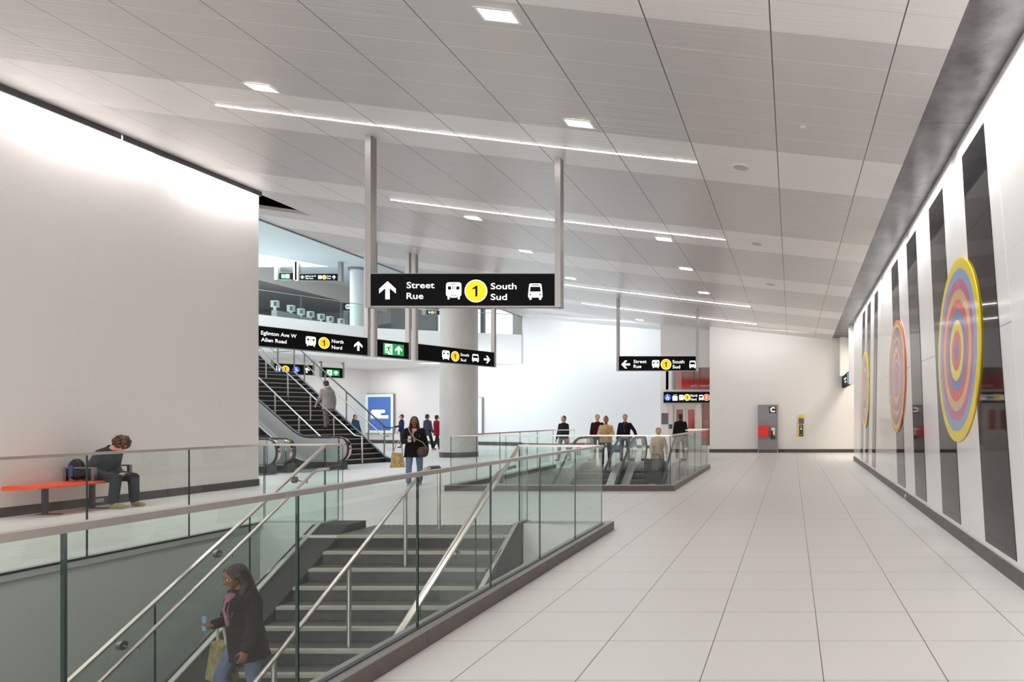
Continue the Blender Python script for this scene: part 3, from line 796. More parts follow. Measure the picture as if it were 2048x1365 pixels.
class Art:
    """flat artwork on a face: x to the right, y down from the top left corner, in units of U metres"""
    def __init__(s, parent, Uu, top, y=0.0, flip=1):
        s.p, s.U, s.top, s.y, s.flip = parent, Uu, top, y, flip
    def P(s, x, y, l=0): return (x * s.U * s.flip, s.y - .0012 * (l + 1), s.top - y * s.U)
    def begin(s): s.v, s.f, s.mi, s.mats = [], [], [], []
    def poly(s, pts, m, l=0):
        if m not in s.mats: s.mats.append(m)
        o = len(s.v); s.v += [s.P(a, b, l) for a, b in pts]
        s.f.append(tuple(range(o, o + len(pts)))); s.mi.append(s.mats.index(m))
    def rect(s, x0, y0, x1, y1, m, l=0): s.poly([(x0, y0), (x1, y0), (x1, y1), (x0, y1)], m, l)
    def rrect(s, x0, y0, x1, y1, r, m, l=0):
        pts = []
        for cx, cy, a0 in ((x1 - r, y0 + r, -90), (x1 - r, y1 - r, 0), (x0 + r, y1 - r, 90), (x0 + r, y0 + r, 180)):
            for k in range(6):
                a = R(a0 + 18 * k); pts.append((cx + r * math.cos(a), cy + r * math.sin(a)))
        s.poly(pts, m, l)
    def circ(s, cx, cy, r, m, l=0, n=36): s.poly([(cx + r * math.cos(2 * PI * k / n), cy + r * math.sin(2 * PI * k / n)) for k in range(n)], m, l)
    def end(s, name):
        me = bpy.data.meshes.new(name); me.from_pydata(s.v, [], s.f)
        for m in s.mats: me.materials.append(m)
        me.polygons.foreach_set('material_index', s.mi); me.update()
        o = bpy.data.objects.new(name, me); COL.objects.link(o); o.parent = s.p
        return o
    def text(s, t, x, base, cap, m, l=0, w=None, center=False, name='lettering', mirror=False, bold=.010):
        me = text_mesh(t, bold)
        xs = [q.co.x for q in me.vertices]; x0, x1 = min(xs), max(xs)
        k = cap / CAP; kx = k if w is None else w / (x1 - x0)
        for q in me.vertices:
            a = (q.co.x - x0) * kx
            if mirror: a = (x1 - x0) * kx - a
            if center: a -= (x1 - x0) * kx / 2
            q.co = s.P(x + a, base - (q.co.y - HY0) * k, l)
        me.materials.clear(); me.materials.append(m)
        me.name = name
        o = bpy.data.objects.new(name, me); COL.objects.link(o); o.parent = s.p
        return o
    # pictograms
    def arrow(s, cx, cy, size, deg=0, m=None):
        s.begin()
        P = [(0, .5), (.46, .08), (.46, -.18), (.12, .12), (.12, -.5), (-.12, -.5), (-.12, .12), (-.46, -.18), (-.46, .08)]
        c, sn = math.cos(R(deg)), math.sin(R(deg))
        s.poly([(cx + (x * c + y * sn) * size, cy - (-x * sn + y * c) * size) for x, y in P], m or M_sw)
        return s.end('arrow')
    def train(s, x0, y0, x1, y1):
        w, h = x1 - x0, y1 - y0; X = lambda a: x0 + a * w; Y = lambda a: y0 + a * h
        s.begin(); s.rrect(X(.02), Y(0), X(.98), Y(.84), w * .17, M_sw)
        for a, b in ((.14, .34), (.66, .86)): s.rect(X(a), Y(.24), X(b), Y(.43), M_sk, 1)
        s.rect(X(.42), Y(.20), X(.46), Y(.43), M_sk, 1); s.rect(X(.54), Y(.20), X(.58), Y(.43), M_sk, 1)
        s.rect(X(.36), Y(.09), X(.64), Y(.13), M_sk, 1)
        for a in (.16, .24, .76, .84): s.circ(X(a), Y(.14), w * .025, M_sk, 1, 10)
        for k in range(3): s.rect(X(.40), Y(.50 + .08 * k), X(.60), Y(.52 + .08 * k), M_sk, 1)
        s.rect(X(.30), Y(.76), X(.70), Y(.79), M_sk, 1); s.rect(X(.30), Y(.84), X(.70), Y(.90), M_sw)
        for a, b in ((.12, .24), (.76, .88)): s.rrect(X(a), Y(.82), X(b), Y(1), w * .03, M_sw)
        return s.end('train_pictogram')
    def bus(s, x0, y0, x1, y1):
        w, h = x1 - x0, y1 - y0; X = lambda a: x0 + a * w; Y = lambda a: y0 + a * h
        s.begin(); s.poly([(X(.14), Y(0)), (X(.86), Y(0)), (X(.93), Y(.06)), (X(1), Y(.62)), (X(1), Y(.86)), (X(0), Y(.86)), (X(0), Y(.62)), (X(.07), Y(.06))], M_sw)
        s.poly([(X(.16), Y(.20)), (X(.84), Y(.20)), (X(.89), Y(.50)), (X(.11), Y(.50))], M_sk, 1)
        s.rect(X(.24), Y(.07), X(.76), Y(.12), M_sk, 1)
        for a in (.16, .84): s.circ(X(a), Y(.68), w * .055, M_sk, 1, 14)
        for a, b in ((.08, .24), (.76, .92)): s.rrect(X(a), Y(.84), X(b), Y(1), w * .04, M_sw)
        return s.end('bus_pictogram')
    def line(s, cx, cy, r, num, m=None, nm=None):
        s.begin(); s.circ(cx, cy, r, M_sw); s.circ(cx, cy, r * .92, m or M_sy, 1)
        o = s.end('line_badge')
        if num == '1':
            s.begin(); q = lambda a, b: (cx + a * r, cy + b * r)
            s.poly([q(-.02, -.46), q(.13, -.46), q(.13, .48), q(-.05, .48), q(-.05, -.22), q(-.29, -.14), q(-.29, -.28), q(-.10, -.36)], nm or M_sk, 2)
            t = s.end('numeral')
        else: t = s.text(num, cx - r * .0, cy + r * .46, r * .92, nm or M_sk, 2, center=True, name='numeral')
        t.parent = o
        return o
    def wheelchair(s, cx, cy, r):
        s.begin(); s.circ(cx, cy, r, M_sb)
        q = lambda pts: s.poly([(cx + a * r, cy + b * r) for a, b in pts], M_sw, 1)
        s.circ(cx - .12 * r, cy - .62 * r, .12 * r, M_sw, 1, 12)
        q([(-.20, -.48), (-.05, -.48), (.0, .02), (.34, .02), (.52, .46), (.40, .52), (.24, .18), (-.12, .18)])
        q([(-.03, -.26), (.26, -.22), (.26, -.11), (-.02, -.14)])
        pts = [(-.08 + .46 * math.cos(R(a)), .28 + .40 * math.sin(R(a))) for a in range(10, 241, 23)]
        pts += [(-.08 + .33 * math.cos(R(a)), .28 + .28 * math.sin(R(a))) for a in range(240, 9, -23)]
        q(pts)
        return s.end('wheelchair_badge')
    def exit_(s, x0, y0, x1, y1, deg=0, swap=False):
        w, h = x1 - x0, y1 - y0; s.begin(); s.rect(x0, y0, x1, y1, M_sg)
        dx = x0 + (w * .52 if swap else w * .07)
        q = lambda pts, m: s.poly([(dx + a * w * .36, y0 + h * (.06 + b * .90)) for a, b in pts], m, 2 if m is M_sg else 1)
        q([(.05, 0), (1, 0), (1, 1), (.45, 1), (.40, .82), (.05, .90)], M_sw)
        s.circ(dx + w * .27, y0 + h * .20, h * .065, M_sg, 2, 12)
        q([(.30, .28), (.66, .22), (.72, .30), (.62, .52), (.52, .56), (.40, .46)], M_sg)
        q([(.64, .26), (.95, .40), (.92, .46), (.62, .36)], M_sg)
        q([(.36, .26), (.12, .36), (.16, .50), (.23, .48), (.21, .40), (.40, .34)], M_sg)
        q([(.58, .50), (.74, .70), (.84, .98), (.74, .98), (.64, .76), (.46, .58)], M_sg)
        q([(.44, .50), (.54, .56), (.36, .78), (.08, .82), (.06, .74), (.30, .70)], M_sg)
        o = s.end('running_figure')
        cx = x0 + (w * .26 if swap else w * .74)
        a = s.arrow(cx, (y0 + y1) / 2, h * .74, deg)
        for q_ in a.data.vertices: q_.co.y -= .0036
        return o

def post_top(loc, rz, xl):
    return loc[2]

def sign(name, label, cat, loc, rz, w, h, elems, posts=(), ztop=None, trim=True, pw=.09, pd=.15, depth=.12, flip=False, group=None):
    """loc: lower left corner of the face; posts: x offsets in metres"""
    t = thing(name, label, cat, loc, rz, group)
    m = MB(); m.box(0, w, 0, depth, 0, h); m.build('sign_case', M_blacksign, t)
    if trim:
        m = MB(); m.box(-.005, w + .005, -.004, depth + .004, -.022, -.001); m.box(-.002, w + .002, .0, depth, h + .001, h + .010); m.build('metal_trim', M_post, t)
    c, sn = math.cos(rz), math.sin(rz)
    for x in posts:
        wx = loc[0] + x * c
        zt = ztop if ztop else zc(wx)
        m = MB(); m.box(x - pw / 2, x + pw / 2, -.012, pd, -.025, zt - loc[2] + .02)
        m.build('post', M_post, t)
    a = Art(t, h / 315, h)
    for e in elems:
        getattr(a, e[0])(*e[1:])
    return t

SU = .506 / 315
p = at(742, 612, 11.15)
SW = (1108 - 742) * 11.15 / F
k = SW / SU / 1788
sign('hanging_sign', 'large illuminated black sign reading Street Rue 1 South Sud, hanging nearest over the stairwell', 'sign',
     (p.x, 11.15, p.z), 0, SW, .506,
     [('arrow', 163, 162, 178, 0), ('text', 'Street', 350, 142, 60, M_sw, 0, 275), ('text', 'Rue', 350, 248, 60, M_sw, 0, 165),
      ('train', 735, 84, 893, 252), ('line', 1033, 170, 112, '1'), ('text', 'South', 1178, 152, 60, M_sw, 0, 254),
      ('text', 'Sud', 1178, 258, 60, M_sw, 0, 160), ('bus', 1547, 96, 1687, 256)],
     posts=(-.045, SW + .06))
p = at(1238, 741.5, 26.5)
W2 = (1391 - 1238) * 26.5 / F
sign('hanging_sign', 'smaller black sign with left arrow, Street Rue 1 South Sud, over the escalator well', 'sign',
     (p.x, 26.5, p.z), 0, W2, .53,
     [('arrow', 150, 180, 195, -90), ('text', 'Street', 325, 150, 72, M_sw, 0, 290), ('text', 'Rue', 325, 258, 72, M_sw, 0, 175),
      ('train', 735, 84, 905, 262), ('line', 1050, 178, 118, '1'), ('text', 'South', 1195, 155, 72, M_sw, 0, 265),
      ('text', 'Sud', 1195, 268, 72, M_sw, 0, 170), ('bus', 1570, 96, 1716, 266)],
     posts=(-.05, W2 + .06))

# the turned row of three signs
def row_t(px, P0, D):
    r = (px - VX) / F
    return (r * P0[1] - P0[0]) / (D[0] - r * D[1])
RP, RD = (-13.6, 18.07), (.359, .933); rzr = math.atan2(RD[1], RD[0])
def rowpt(t, z): return (RP[0] + RD[0] * t, RP[1] + RD[1] * t, z)
zb = 3.43
tE0, tE1 = -.55, row_t(734.5, RP, RD)
hE = .506; uE = hE / 315
LE_ = (tE1 - tE0) / uE
def xE(px): return (row_t(px, RP, RD) - tE0) / uE
sign('hanging_sign', 'black sign reading Eglinton Ave W, Allen Road, 1 North, partly hidden by left wall', 'sign',
     rowpt(tE0, zb), rzr, tE1 - tE0, hE,
     [('text', 'Eglinton Ave W', xE(522), 132, 60, M_sw, 0, xE(593) - xE(522)), ('text', 'Allen Road', xE(522), 242, 60, M_sw, 0, xE(573) - xE(522)),
      ('train', xE(611), 80, xE(632), 250), ('line', (xE(635) + xE(661)) / 2, 168, 100, '1'),
      ('text', 'North', xE(663.5), 148, 60, M_sw, 0, xE(687) - xE(663.5)), ('text', 'Nord', xE(663.5), 256, 60, M_sw, 0, xE(684) - xE(663.5)),
      ('arrow', (xE(707) + xE(726)) / 2, 160, 175, 0)],
     posts=(-.05, tE1 - tE0 + .05))
tx0, tx1 = row_t(755, RP, RD), row_t(816.5, RP, RD)
wx = (tx1 - tx0) / uE
sign('exit_sign', 'green exit sign with running figure and up arrow, hanging between the two slanting black signs', 'exit sign',
     rowpt(tx0, zb), rzr, tx1 - tx0, hE, [('exit_', wx * .18, 52, wx * .85, 272)], posts=(-.06, tx1 - tx0 + .06))
tt0, tt1 = row_t(836.5, RP, RD), row_t(987.5, RP, RD)
def xT(px): return (row_t(px, RP, RD) - tt0) / uE
sign('hanging_sign', 'black sign reading 1 South Sud with bus and right arrow, before the round column', 'sign',
     rowpt(tt0, zb), rzr, tt1 - tt0, hE,
     [('train', xT(884), 70, xT(899.5), 262), ('line', (xT(901) + xT(919.5)) / 2, 172, 108, '1'),
      ('text', 'South', xT(921), 150, 58, M_sw, 0, xT(938) - xT(921)), ('text', 'Sud', xT(921), 262, 58, M_sw, 0, xT(932) - xT(921)),
      ('bus', xT(944), 80, xT(957.5), 252), ('arrow', (xT(966) + xT(982)) / 2, 172, 185, 90)],
     posts=(-.06, tt1 - tt0 + .06))

# signs below the mezzanine slab
RP2 = (-25.0, 36.8); RD2 = (.5547, .832); rz2 = math.atan2(RD2[1], RD2[0])
def rp2(t, z): return (RP2[0] + RD2[0] * t, RP2[1] + RD2[1] * t, z)
q0, q1 = row_t(549, RP2, RD2), row_t(624.7, RP2, RD2)
f2 = lambda px: (row_t(px, RP2, RD2) - q0) / uE
sign('hanging_sign', 'black sign with 1, wheelchair badge and up arrow, seen through the rising stair glass', 'sign',
     rp2(q0, 3.80), rz2, q1 - q0, hE,
     [('train', f2(552), 75, f2(561), 250), ('line', (f2(562) + f2(580)) / 2, 160, 105, '1'), ('wheelchair', (f2(585) + f2(600)) / 2, 160, 100),
      ('arrow', (f2(607) + f2(620)) / 2, 165, 180, 0)], posts=(-.06, q1 - q0 + .06), ztop=4.56)
q2, q3 = row_t(645, RP2, RD2), row_t(684.5, RP2, RD2)
sign('exit_sign', 'small green exit sign under the mezzanine, above the person on the rising stair', 'exit sign',
     rp2(q2, 3.72), rz2, q3 - q2, hE, [('exit_', (q3 - q2) / uE * .18, 60, (q3 - q2) / uE * .85, 260)], posts=(-.06, q3 - q2 + .06), ztop=4.56)

# signs over the mezzanine
YM = 44.0
def msign(px0, px1, pyt, pyb, Y, label, elems, posts=True, z1=None, rz=0, name='hanging_sign', cat='sign'):
    a, b = at(px0, pyb, Y), at(px1, pyt, Y)
    return sign(name, label, cat, (a.x, Y, a.z), rz, b.x - a.x, b.z - a.z, elems, posts=((-.2, b.x - a.x + .2) if posts else ()), ztop=z1 or 11.3, pw=.22, pd=.22)
w_ = (583.5 - 558.5) / 13.5 * 315
msign(558.5, 583.5, 546, 559.5, YM, 'distant green exit sign with left arrow, under the blue lit atrium ceiling', [('exit_', w_ * .16, 60, w_ * .84, 262, -90, True)], name='exit_sign', cat='exit sign')
w_ = (673 - 600) / 13.6 * 315; g = lambda px: (px - 600) / 73 * w_
msign(600, 673, 548, 561.6, YM, 'distant sign reading Eglinton Ave W, Allen Road, 1 North, under the blue lit atrium ceiling',
      [('arrow', g(605), 155, 170, -90), ('text', 'Eglinton Ave W', g(611), 135, 60, M_sw, 0, g(632) - g(611)), ('text', 'Allen Road', g(611), 240, 60, M_sw, 0, g(626) - g(611)),
       ('train', g(636), 75, g(643.5), 250), ('line', g(648.5), 160, 100, '1'), ('text', 'North', g(654), 140, 60, M_sw, 0, g(662) - g(654)), ('text', 'Nord', g(654), 240, 60, M_sw, 0, g(661) - g(654)),
       ('arrow', g(668), 160, 180, 0)])
o_ = msign(686, 702, 606, 622, 47.5, 'dark square information sign with a white ring symbol beside the mezzanine column', [], posts=False)
a_ = Art(o_, (16 * 47.5 / F) / 315, 16 * 47.5 / F); a_.begin(); a_.circ(190, 150, 95, M_sw, 0); a_.circ(190, 150, 66, M_sk, 1); a_.rect(176, 100, 204, 200, M_sw, 2); a_.end('ring_symbol')
m = MB(); m.box(0, .35, .02, .3, -(at(0, 622, 47.5).z - ZM), 0); m.build('post', M_dgrey, o_)
w_ = (883 - 856) / 9 * 315
msign(854, 883, 621, 629.5, 42.5, 'tiny dark sign with yellow badge 1 above the mezzanine, left of the round column',
      [('train', w_ * .12, 80, w_ * .26, 240), ('line', w_ * .42, 160, 110, '1'), ('text', 'North', w_ * .56, 140, 60, M_sw, 0, w_ * .2), ('text', 'Nord', w_ * .56, 240, 60, M_sw, 0, w_ * .16)], z1=at(0, 605, 42.5).z)

# elevator sign
YS = YE - .45
p = at(1327, 806, YS)
we = 3.3; he = (806 - 784.5) * YS / F; ue = he / 315
ge_ = lambda px: (px - 1327) * YS / F / ue
o_ = sign('elevator_sign', 'black sign with wheelchair, elevator, 1 North and 5 badges above the elevator doors', 'sign',
     (p.x, YS, p.z), 0, (1421 - 1327) * YS / F, he,
     [('wheelchair', ge_(1335.5), 160, 100), ('text', 'North', ge_(1381.5), 140, 72, M_sw, 0, ge_(1395) - ge_(1381.5)), ('text', 'Nord', ge_(1381.5), 250, 72, M_sw, 0, ge_(1393) - ge_(1381.5)),
      ('train', ge_(1358), 85, ge_(1367.5), 250), ('line', ge_(1374.3), 160, 98, '1'), ('bus', ge_(1398), 85, ge_(1406.5), 250), ('line', ge_(1413), 160, 98, '5', M_so, M_sw)],
     posts=(), trim=True, depth=.44)
a_ = Art(o_, ue, he); a_.begin()
a_.rrect(ge_(1345), 115, ge_(1355), 255, 18, M_sw); a_.rect(ge_(1346.5), 140, ge_(1353.5), 240, M_sk, 1)
for i, x in enumerate((1347.8, 1350, 1352.2)):
    a_.circ(ge_(x), 160, 14, M_sw, 2, 10); a_.rect(ge_(x) - 14, 176, ge_(x) + 14, 232, M_sw, 2)
a_.poly([(ge_(1346.5), 95), (ge_(1348), 70), (ge_(1349.5), 95)], M_sw); a_.poly([(ge_(1350.5), 72), (ge_(1353.5), 72), (ge_(1352), 97)], M_sw)
a_.end('elevator_pictogram')

# side-on sign at the end of the right wall; it faces the hall
t = thing('hanging_sign', 'dark sign seen edge-on between white hanging boxes at the end of the striped wall', 'sign', (2.28, 27.9, 2.93))
m = MB(); m.box(0, .16, 0, 4.2, 0, .50); m.build('sign_case', M_blacksign, t)
m = MB(); m.box(-.02, .30, -.35, .0, -.03, 2.3); m.build('post', M_white_met, t)
m = MB(); m.box(-.02, .18, 4.2, 4.0 + .9, -.02, 2.25); 
m = MB(); m.box(-.12, .16, 3.55, 3.85, .50, 2.25); m.build('post', M_white_met, t)
m = MB()
for (y0, y1, z0, z1) in ((1.5, 2.6, .27, .34), (1.5, 2.3, .14, .20)): m.box(-.006, -.001, y0, y1, z0, z1)
m.build('lettering_bars', M_sw, t)
m = MB(); m.box(-.006, -.001, .35, .95, .05, .45); m.build('teal_field', mat('teal_glow', rgb(60, 140, 170), .5, emit=.5), t)

# ================================================================ LAMPS
def ceil_frame(p):
    return -math.atan(slope(p.x))
LEDX0, LEDX1 = -8.68, -1.43
YL = [9.87 + 4.635 * k + .775 for k in (-3, -2, -1, 0, 1, 3, 4)]
LBL = {0: 'long LED strip light in the ceiling, just in front of the largest sign posts', 1: 'second LED strip light in the ceiling, over the large sign',
       3: 'third LED strip light in the ceiling, over the escalator well', 4: 'farthest LED strip light in the ceiling, before the end wall'}
for k in (-3, -2, -1, 0, 1, 3, 4):
    y = 9.87 + 4.635 * k + .775
    t = thing('strip_light', LBL.get(k, 'LED strip light in the ceiling behind the camera, along the hall'), 'ceiling light', ((LEDX0 + LEDX1) / 2, y, zc((LEDX0 + LEDX1) / 2)), group='LED strips in the ceiling')
    m, m2 = MB(), MB()
    n = 10; cx = (LEDX0 + LEDX1) / 2; cz = zc(cx)
    for i in range(n):
        a, b = LEDX0 + (LEDX1 - LEDX0) * i / n, LEDX0 + (LEDX1 - LEDX0) * (i + 1) / n
        for mm, w, dz, h in ((m, .017, -.006, .004), (m2, .028, -.003, .004)):
            mm.hexa([(a - cx, -w, zc(a) - cz + dz), (b - cx, -w, zc(b) - cz + dz), (b - cx, w, zc(b) - cz + dz), (a - cx, w, zc(a) - cz + dz),
                     (a - cx, -w, zc(a) - cz + dz + h), (b - cx, -w, zc(b) - cz + dz + h), (b - cx, w, zc(b) - cz + dz + h), (a - cx, w, zc(a) - cz + dz + h)])
    m.build('diffuser', M_led, t); m2.build('frame', M_white_met, t)

SPOT = 95
def downlight(p, label, power=SPOT, scale=1.0):
    t = thing('downlight', label, 'ceiling light', tuple(p + Vector((0, 0, -.004))), group='recessed downlights')
    t.rotation_euler = (0, ceil_frame(p), 0)
    m = MB(); a, b = .20, .13
    m.box(-a, a, -b, -b + .03, -.006, .0); m.box(-a, a, b - .03, b, -.006, 0); m.box(-a, -a + .03, -b + .03, b - .03, -.006, 0); m.box(a - .03, a, -b + .03, b - .03, -.006, 0)
    m.build('frame', M_white_met, t)
    for sx in (-1, 1):
        m = MB(); m.box(sx * .085 - .078, sx * .085 + .078, -.085, .085, -.004, -.001); m.build('lens', M_lens, t)
    l = bpy.data.lights.new('downlight_beam', 'SPOT'); l.energy = power; l.spot_size = R(95); l.spot_blend = .8; l.shadow_soft_size = .08; l.color = (1, .955, .90)
    o = bpy.data.objects.new('downlight_beam', l); COL.objects.link(o); o.parent = t; o.location = (0, 0, -.03)
    o.rotation_euler = (0, -ceil_frame(p), 0)
DL = [((996, 30), 'largest twin downlight in the ceiling, at the top of the picture'),
      ((523, 175), 'twin downlight in the ceiling above the left end of the nearest LED strip'),
      ((1158, 247), 'twin downlight in the ceiling above the right post of the large sign'),
      ((946, 436.5), 'twin downlight in the ceiling just below the second LED strip, over the large sign'),
      ((1328, 479), 'twin downlight in the ceiling at the right end of the second LED strip'),
      ((1052, 503), 'twin downlight in the ceiling close above the large sign, left of its right post'),
      ((1372, 538), 'twin downlight in the ceiling between the second and third LED strips, right side'),
      ((1141, 557), 'twin downlight in the ceiling beside the right post of the large sign'),
      ((1408, 586), 'twin downlight in the ceiling just above the third LED strip'),
      ((1279, 640), 'small far twin downlight in the ceiling between the two posts of the left-arrow sign'),
      ((1457, 659.5), 'farthest twin downlight in the ceiling, against the white end wall')]
for (px, py), lab in DL:
    pp = on_ceiling(px, py)
    downlight(pp, lab, SPOT if pp.y < 29.5 else 190)
for i, (x, y) in enumerate(((-2.9, 2.0), (-2.9, -2.2), (-8.8, 3.2), (-8.8, -1.5))):
    downlight(Vector((x, y, zc(x))), 'twin downlight in the ceiling out of view above the camera', SPOT)
for (px, py), lab in (((1482, 334), 'round flush ceiling speaker nearest the camera'), ((1514, 487.5), 'second round ceiling speaker from the camera'), ((1541, 569), 'third round ceiling speaker from the camera')):
    pp = on_ceiling(px, py)
    t = thing('ceiling_speaker', lab, 'speaker', tuple(pp), group='round ceiling speakers'); t.rotation_euler = (0, ceil_frame(pp), 0)
    m = MB(); m.tube([(0, 0, -.012), (0, 0, -.001)], .135, 28); m.build('rim', M_white_met, t)
    m = MB(); m.tube([(0, 0, -.016), (0, 0, -.012)], .115, 28); m.build('grille', mat('speaker_grille', (.5, .48, .47, 1), .5), t)
m = MB(); p = at(1606, 253, 1); pp = on_ceiling(1606, 253); m.tube([(0, 0, -.01), (0, 0, 0)], .04, 14)
tag(m.build('ceiling_sensor', M_white_met, loc=tuple(pp)), 'tiny round white sensor in the ceiling panels at the right', 'sensor')

# ================================================================ MURAL ON THE RIGHT WALL
mural = thing('wall_mural', 'tall mural of slanting glossy black stripes on white enamel along the right wall', 'mural', (rwx(14), 14, 0))
def rw(y, z, off): return Vector((rwx(y) - off, y, z)) - mural.location
m = MB()
poly = [(6.30, .20), (24.2, .20), (24.0, 4.94), (7.6, 4.94)]
m.prism([rw(y, z, .003) for y, z in poly], (.002, 0, 0)); m.build('white_field', M_mural_white, mural)
STR = [(6.76, 7.88, 7.97, 9.02), (9.08, 10.2, 10.24, 11.3), (11.48, 12.55, 12.55, 13.6), (13.74, 14.8, 14.8, 15.8),
       (19.1, 19.9, 18.4, 19.2), (21.1, 21.9, 20.2, 21.1), (22.8, 23.6, 21.9, 22.7)]
for b0, b1, t0, t1 in STR:
    m = MB(); m.prism([rw(y, z, .010) for y, z in ((b0, .215), (b1, .215), (t1, 4.93), (t0, 4.93))], (.006, 0, 0)); m.build('black_stripe', M_black_gloss, mural)
def ring_disc(y, z, r, cols, label):
    t = thing('ringed_disc', label, 'disc', (rwx(y) - .012, y, z))
    n = 72; m = MB(); mats = []; N = len(cols)
    ang = math.atan(.00836)
    def pt(rad, a, off): 
        yy = rad * math.cos(a); return Vector((yy * .00836 - off, yy, rad * math.sin(a)))
    for i, c in enumerate(cols):
        mm = mat('enamel_' + c[0], c[1], .12)
        if mm not in mats: mats.append(mm)
        ro, ri = r * (N - i) / N, r * (N - i - 1) / N
        for k in range(n):
            a, b = 2 * PI * k / n, 2 * PI * (k + 1) / n
            if ri > 0: m.add([pt(ro, a, .02), pt(ro, b, .02), pt(ri, b, .02), pt(ri, a, .02)], [(0, 1, 2, 3)], mats.index(mm))
            else: m.add([pt(ro, a, .02), pt(ro, b, .02), (-.02, 0, 0)], [(0, 1, 2)], mats.index(mm))
    for k in range(n):
        a, b = 2 * PI * k / n, 2 * PI * (k + 1) / n
        m.add([pt(r, a, .02), pt(r, b, .02), pt(r, b, 0), pt(r, a, 0)], [(0, 1, 2, 3)], 0)
    m.build('disc_face', mats, t)
C = {'yellow': rgb(245, 215, 40), 'pink': rgb(195, 100, 145), 'tan': rgb(220, 180, 130), 'red': rgb(215, 65, 60), 'blue': rgb(75, 120, 185),
     'lightblue': rgb(140, 170, 205), 'purple': rgb(120, 85, 150), 'orange': rgb(235, 120, 60), 'dark': rgb(60, 50, 48), 'green': rgb(70, 160, 75)}
ck = lambda s: [(c, C[c]) for c in s.split()]
ring_disc(9.22, 2.47, 1.19, ck('yellow lightblue pink tan red blue yellow red purple'), 'nearest and largest disc of bold coloured rings on the striped wall')
ring_disc(14.85, 2.46, 1.18, ck('orange yellow purple pink green orange purple pink tan orange red lightblue blue red pink purple'), 'middle disc of many thin coloured rings on the striped wall')
ring_disc(21.8, 2.45, 1.18, ck('yellow tan orange pink green tan purple blue pink tan red dark'), 'farthest disc of muted coloured rings near the end of the striped wall')
for y in (10.5,):
    pass
t = thing('wall_socket', 'small round cover low on the dark baseboard of the striped wall', 'socket', (rwx(13.6) - .02, 13.6, .07))
m = MB(); m.tube([(-.02, 0, 0), (0, 0, 0)], .045, 16); m.build('cover', M_steel, t)

# ================================================================ END WALL FITTINGS
def wpt(px, py, Y): return at(px, py, Y)
a, b = at(1516.3, 905, YD), at(1555.8, 810.4, YD)
t = thing('call_panel', 'tall grey panel with letter C, red box and phone on the end wall', 'help point', (a.x, YD - .20, 0))
W = b.x - a.x; Hh = b.z
m = MB(); m.box(0, W, 0, .17, .14, Hh); m.build('panel', M_grey, t)
m = MB(); m.box(.02, W - .02, .02, .17, 0, .14); m.build('plinth', M_kerb, t)
for x in (0, W - .02):
    m = MB(); m.box(x, x + .02, -.004, .17, 0, .14); m.build('foot', M_steel, t)
ux = lambda px: (px - 1516.3) * (YD - .2) / F
uzz = lambda py: at(0, py, YD - .2).z
m = MB(); m.box(ux(1517), ux(1537.8), -.16, 0, uzz(874.5), uzz(852)); m.build('red_box', M_red, t)
m = MB(); m.box(ux(1538.6), ux(1552.2), -.012, 0, uzz(827), uzz(813.8)); pl = m.build('letter_plate', mat('dark_brown_plate', (.035, .028, .030, 1), .4), t)
ar = Art(t, .001, 0, -.013); tm = ar.text('C', ux(1545.6) * 1000, -uzz(824.6) * 1000, 210, M_sw, 0, center=True, bold=.03)
m = MB(); m.box(ux(1542.5), ux(1551.2), -.07, 0, uzz(879), uzz(854)); ph = m.build('phone_housing', M_dgrey, t)
m = MB(); m.box(ux(1543), ux(1550.6), -.078, -.071, uzz(861.5), uzz(855.5)); m.box(ux(1546), ux(1550.4), -.078, -.071, uzz(869), uzz(862)); m.build('phone_label', M_white_met, ph)
m = MB(); m.box(ux(1546.3), ux(1551), -.082, -.071, uzz(871), uzz(869.2)); m.build('phone_stripe', mat('sticker_yellow', rgb(235, 205, 60), .4), ph)
m = MB(); m.capsule((ux(1544.6), -.10, uzz(876)), (ux(1544.6), -.10, uzz(863)), .028, .028); m.build('phone_receiver', M_black, ph, smooth=True)

a = at(1597, 874, YD)
t = thing('emergency_intercom', 'narrow yellow and black emergency intercom on the end wall, right of the grey panel', 'intercom', (a.x, YD - .09, a.z))
s_ = (YD - .09) / F
m = MB(); m.box(-.5 * s_, 10.2 * s_, 0, .085, 0, 25 * s_); m.build('yellow_housing', mat('intercom_yellow', rgb(240, 205, 20), .4), t)
m = MB(); m.box(1.3 * s_, 9.2 * s_, -.01, 0, 1 * s_, 24 * s_); fp = m.build('black_face', mat('intercom_black', (.03, .028, .03, 1), .35), t)
for z, r in ((16, 1.9), (21, 1.2), (4, .9)):
    m = MB(); m.tube([(5.2 * s_, -.018, z * s_), (5.2 * s_, -.010, z * s_)], r * s_, 16); m.build('button', M_white_met, fp)
m = MB(); m.box(0.3 * s_, 10.6 * s_, 0.03, .085, 26 * s_, 37 * s_); m.build('notice_plate', mat('grey_notice', (.12, .12, .125, 1), .4), t)
m = MB(); m.box(-.6 * s_, 10.8 * s_, .03, .085, 37.4 * s_, 43.4 * s_); m.build('yellow_plate', MATS['intercom_yellow'], t)

